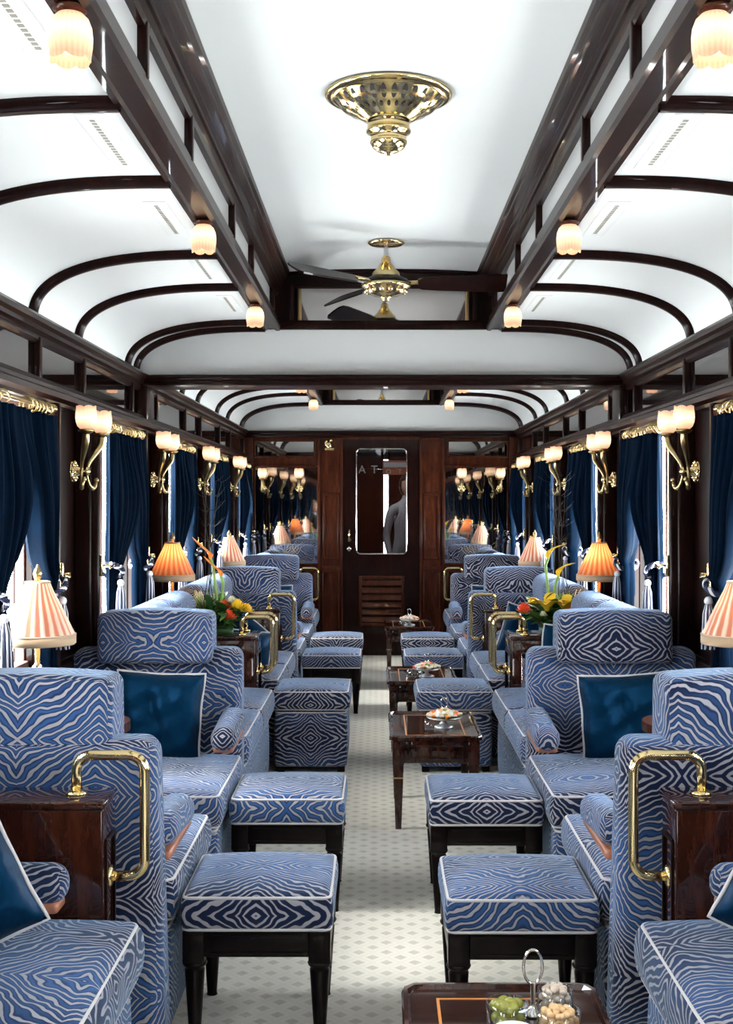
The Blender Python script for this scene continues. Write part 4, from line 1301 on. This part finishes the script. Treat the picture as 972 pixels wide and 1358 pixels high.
pile(*AB, .036, TT + .006, 52, .0075, (1.3, .9, .8), 'almond', 'almond', 'pale almond in the rear glass bowl', 'nut', 'pale almonds in a glass bowl', 4)
def snackstand(x, y, where, k):
    t = thing('snack_stand', 'silver footed snack stand with ring handle on the %s' % where, 'serving stand', (x, y, TT), 0, 'silver snack stands')
    g = G(); g.lathe([(0, 0), (.045, 0), (.046, .004), (.03, .01), (.012, .016), (.01, .026), (.02, .032), (.07, .04), (.082, .048), (.080, .050), (.06, .044), (0, .040)], 28); g.obj('footed_dish', 'bright_silver', t)
    g = G(); ringh(g, 0, .01, .04, .085, .015, .024); g.obj('ring_handle', 'silver', t)
    rr = random.Random(k)
    base = {}
    pal = [('cream_petal', 'pale'), ('almond', 'cream'), ('nut', 'golden'), ('orange_petal', 'orange'), ('olive', 'green'), ('red_petal', 'red'), ('white_porcelain', 'white')]
    for i in range(60):
        a = i * 2.4; rad = .074 * math.sqrt((i + .5) / 60)
        m, cn = pal[rr.choice([0, 0, 1, 1, 1, 2, 3, 4, 5, 6, 6])]
        if m not in base:
            g = G(); g.sphere((0, 0, 0), .0115, 8, 6, sc=(1.2, 1, .75)); o = g.obj('canape', m); base[m] = o
        else: o = base[m].copy(); COL.objects.link(o)
        o.location = (x + rad * cos(a), y + rad * sin(a), TT + .056 + .028 * (1 - rad / .075)); o.rotation_euler = (rr.uniform(-.5, .5), rr.uniform(-.5, .5), a)
        tag(o, 'tiny %s canape piled on the silver stand on the %s' % (cn, where), 'snack', '%s canapes on the %s' % (cn, where))
    g = G(); r = .045; h = .05
    g.lathe([(0, .003), (r * .9, .003), (r, .008), (r, h), (r - .003, h), (r - .003, .010), (0, .007)], 28); o = g.obj('glass_bowl', 'bowl_glass'); o.location = (x - .05, y - .10, TT); tag(o, 'clear glass bowl before the silver stand on the %s' % where, 'bowl', 'clear bowls on the aisle tables')
    if k == 2:
        o.location = (x - .075, y - .09, TT)
for (x, y, wh, k) in ((.275, 5.68, 'small table before the right pouf', 1), (.26, 7.35, 'small table behind the right pouf', 2), (.235, 10.45, 'farthest small table', 3)): snackstand(x, y, wh, k)

# ------------------------------------------------------------------ people
def person(loc, rz, label, hair, top, sex='f', scale=1.0):
    t = thing('person', label, 'person', loc, rz)
    # skeleton: faces -Y
    J = {'pel': (0, 0, .95, .13), 'wst': (0, 0, 1.08, .115), 'chs': (0, .01, 1.26, .135), 'nk0': (0, .015, 1.40, .07), 'nk': (0, .01, 1.47, .048), 'hd': (0, 0, 1.53, .06)}
    for s, k in ((-1, 'l'), (1, 'r')):
        J['hip' + k] = (s * .09, 0, .88, .09); J['kne' + k] = (s * .10, -.01, .48, .058); J['ank' + k] = (s * .10, .01, .08, .038); J['toe' + k] = (s * .11, -.15, .03, .03)
        J['sh' + k] = (s * .17, .01, 1.36, .055); J['elb' + k] = (s * .22, .03, 1.09, .040); J['wri' + k] = (s * .21, -.08, .88, .027); J['pal' + k] = (s * .205, -.11, .81, .026)
    E = [('pel', 'wst'), ('wst', 'chs'), ('chs', 'nk0'), ('nk0', 'nk'), ('nk', 'hd')]
    for k in 'lr': E += [('pel', 'hip' + k), ('hip' + k, 'kne' + k), ('kne' + k, 'ank' + k), ('ank' + k, 'toe' + k), ('nk0', 'sh' + k), ('sh' + k, 'elb' + k), ('elb' + k, 'wri' + k), ('wri' + k, 'pal' + k)]
    for s, k in ((-1, 'l'), (1, 'r')):
        for f in range(5):
            b = Vector(J['pal' + k][:3]); nm = 'f%d%s' % (f, k)
            if f == 4: p1 = b + Vector((-s * .025, -.03, 0)); p2 = p1 + Vector((-s * .008, -.015, -.03))
            else: p1 = b + Vector((0, -.028 + f * .018, -.045 - (.006 if f in (1, 2) else 0))); p2 = p1 + Vector((-s * .012, .002, -.034))
            J[nm + 'a'] = (*p1, .0095); J[nm + 'b'] = (*p2, .008)
            E += [('pal' + k, nm + 'a'), (nm + 'a', nm + 'b')]
    names = list(J); me = bpy.data.meshes.new('body')
    me.from_pydata([J[n][:3] for n in names], [(names.index(a), names.index(b)) for a, b in E], [])
    o = bpy.data.objects.new('body', me); COL.objects.link(o); o.parent = t
    md = o.modifiers.new('skin', 'SKIN'); md.use_smooth_shade = True
    for i, n in enumerate(names):
        sv = me.skin_vertices[0].data[i]; r = J[n][3]; sv.radius = (r * (1.15 if n in ('chs', 'pel', 'wst') else 1), r); sv.use_root = (n == 'pel')
    sb = o.modifiers.new('sub', 'SUBSURF'); sb.levels = 2; sb.render_levels = 2
    me.materials.append(M[top])
    g = G()
    def hf(P):
        return P
    V0 = G(); V0.sphere((0, 0, 0), 1, 28, 22)
    V = []
    for p in V0.v:
        x, y, z = p
        w = .072 * (1 - .22 * max(0, -z) ** 1.5); X = x * w; Y = y * .095 - (.012 if z < 0 and y < 0 else 0) * (-z); Z = z * .118
        if y < -.5: Y += .010 * math.exp(-((z - .12) / .16) ** 2) * (1 if abs(x) > .15 else .2)
        V.append((X, Y, Z + 1.60))
    g.add(V, V0.f)
    g.lathe([(0, 0), (.013, .002), (.009, .03), (.005, .045), (0, .048)], 10, mat=Matrix.Translation((0, -.090, 1.572)) @ Matrix.Rotation(-.25, 4, 'X'))
    for s in (-1, 1): g.sphere((s * .073, .01, 1.595), .028, 10, 8, sc=(.3, .6, 1))
    hd = g.obj('head', 'skin', t)
    g = G()
    for s in (-1, 1): g.sphere((s * .028, -.082, 1.608), .009, 10, 8)
    g.obj('eye', 'eye', hd)
    g = G(); g.sphere((0, -.092, 1.553), .02, 10, 6, sc=(1, .3, .25)); g.obj('mouth', 'lip', hd)
    g = G()
    V0 = G(); V0.sphere((0, 0, 0), 1, 28, 20); V = []
    for p in V0.v:
        x, y, z = p; k = 1.0
        if y < -.35 and z < .45: k = .80
        dn = 1.35 if (hair == 'blond_hair' and z < 0 and y > -.2) else 1.0
        V.append((x * .082 * k, y * .104 * k + .010, z * .122 * k * dn + 1.612))
    g.add(V, V0.f); g.obj('hair', hair, t)
    g = G(); g.lathe([(.058, 1.41), (.062, 1.44), (.052, 1.475), (.048, 1.47), (.052, 1.43)], 20); g.obj('collar', 'white_cloth', t)
    return t
pa = person((-1.165, 1.42, 0), PI, 'x', 'blond_hair', 'black_cloth'); pa['label'] = 'blond person in dark clothes with white collar reflected in the left end mirror'
pa.rotation_euler = (0, 0, PI - 1.2)
for ch in kids(pa):
    if ch.name.split('.')[0] in ('head', 'hair'): ch.rotation_euler = (0, 0, .9)
pa.scale = (.86, .86, .86)
pb = person((.27, 12.75, 0), 0.3, 'x', 'dark_hair', 'white_cloth'); pb['label'] = 'dark-haired person in a pale jacket standing behind the end door glass'

# ------------------------------------------------------------------ lights
VFILL = 1
vl = thing('vestibule_fill_lamp', 'pale ceiling lamp added to brighten the vestibule behind the door glass', 'lamp', (0, 12.3, 2.2))  # lamp added to light the vestibule, where only a lit ceiling shows
g = G(); g.lathe([(0, 0), (.12, 0), (.12, -.02), (.09, -.04), (0, -.045)], 24); g.obj('fill_lamp_glass', 'vest_fill_glow', vl)
W = bpy.data.worlds.new('World'); SC.world = W; W.use_nodes = True
bg = W.node_tree.nodes['Background']; bg.inputs[0].default_value = (0.93, 0.97, 1.0, 1); bg.inputs[1].default_value = 1.0
WORLD_STRENGTH = 40.0
bg.inputs[1].default_value = WORLD_STRENGTH
wt = W.node_tree; tc = wt.nodes.new('ShaderNodeTexCoord'); sx = wt.nodes.new('ShaderNodeSeparateXYZ'); rp = wt.nodes.new('ShaderNodeValToRGB')
mr = wt.nodes.new('ShaderNodeMapRange'); mr.inputs[1].default_value = -1; mr.inputs[2].default_value = 1
wt.links.new(tc.outputs['Generated'], sx.inputs[0]); wt.links.new(sx.outputs[2], mr.inputs[0]); wt.links.new(mr.outputs[0], rp.inputs[0]); wt.links.new(rp.outputs[0], bg.inputs[0])
e = rp.color_ramp.elements; e[0].position = .44; e[0].color = (.94, .98, 1.0, 1); e[1].position = .54; e[1].color = (.55, .58, .62, 1)
SL = bpy.data.lights.new('sun', 'SUN'); SL.energy = 9; SL.angle = .35; SL.color = (1, .97, .92)
so = bpy.data.objects.new('sun', SL); COL.objects.link(so); so.rotation_euler = Vector((-1, -.25, .95)).to_track_quat('Z', 'Y').to_euler()
for s in (-1, 1):
    for c in WC:
        L = bpy.data.lights.new('window_portal', 'AREA'); L.shape = 'RECTANGLE'; L.size = HEAD - SILL; L.size_y = 2 * HW
        L.cycles.is_portal = True
        o = bpy.data.objects.new('window_portal', L); COL.objects.link(o)
        o.location = (s * (WX + .075), c, (SILL + HEAD) / 2)
        o.rotation_euler = (0, s * PI / 2, 0)
def plight(name, loc, e, r, col=(1, .72, .42)):
    L = bpy.data.lights.new(name, 'POINT'); L.energy = e; L.shadow_soft_size = r; L.color = col
    o = bpy.data.objects.new(name, L); COL.objects.link(o); o.location = loc
plight('vestibule_fill_light', (0, 12.25, 2.05), 14, .06, (.9, .95, 1))  # added fill so the vestibule and its letters read brighter
for s in (-1, 1):
    plight('lamp_light', (s * 1.14, 4.07, 1.09), 1.5, .03); plight('lamp_light', (s * 1.13, 9.2, 1.09), 1.5, .03); plight('lamp_light', (s * 1.135, 6.68, 1.14), 3.5, .03)

# ------------------------------------------------------------------ camera
cd = bpy.data.cameras.new('camera'); cam = bpy.data.objects.new('camera', cd); COL.objects.link(cam)
cam.location = (-.025, 0, H); cam.rotation_euler = (PI / 2, 0, 0)
cd.sensor_width = 36; cd.sensor_fit = 'AUTO'; cd.lens = 1650 / 1358 * 36
cd.shift_x = -16 / 1358; cd.shift_y = -12 / 1358; cd.clip_start = .05
SC.camera = cam
vs = SC.view_settings; vs.view_transform = 'Standard'; vs.look = 'None'; vs.gamma = 1; vs.use_curve_mapping = False; vs.exposure = 0.22
cy = SC.cycles
cy.use_denoising = True
try:
    cy.denoiser = 'OPENIMAGEDENOISE'
    cy.denoising_input_passes = 'RGB_ALBEDO_NORMAL'
except Exception: pass
cy.max_bounces = 10; cy.diffuse_bounces = 5; cy.glossy_bounces = 5; cy.transparent_max_bounces = 12
cy.caustics_reflective = False; cy.caustics_refractive = False
cy.sample_clamp_indirect = 6.0
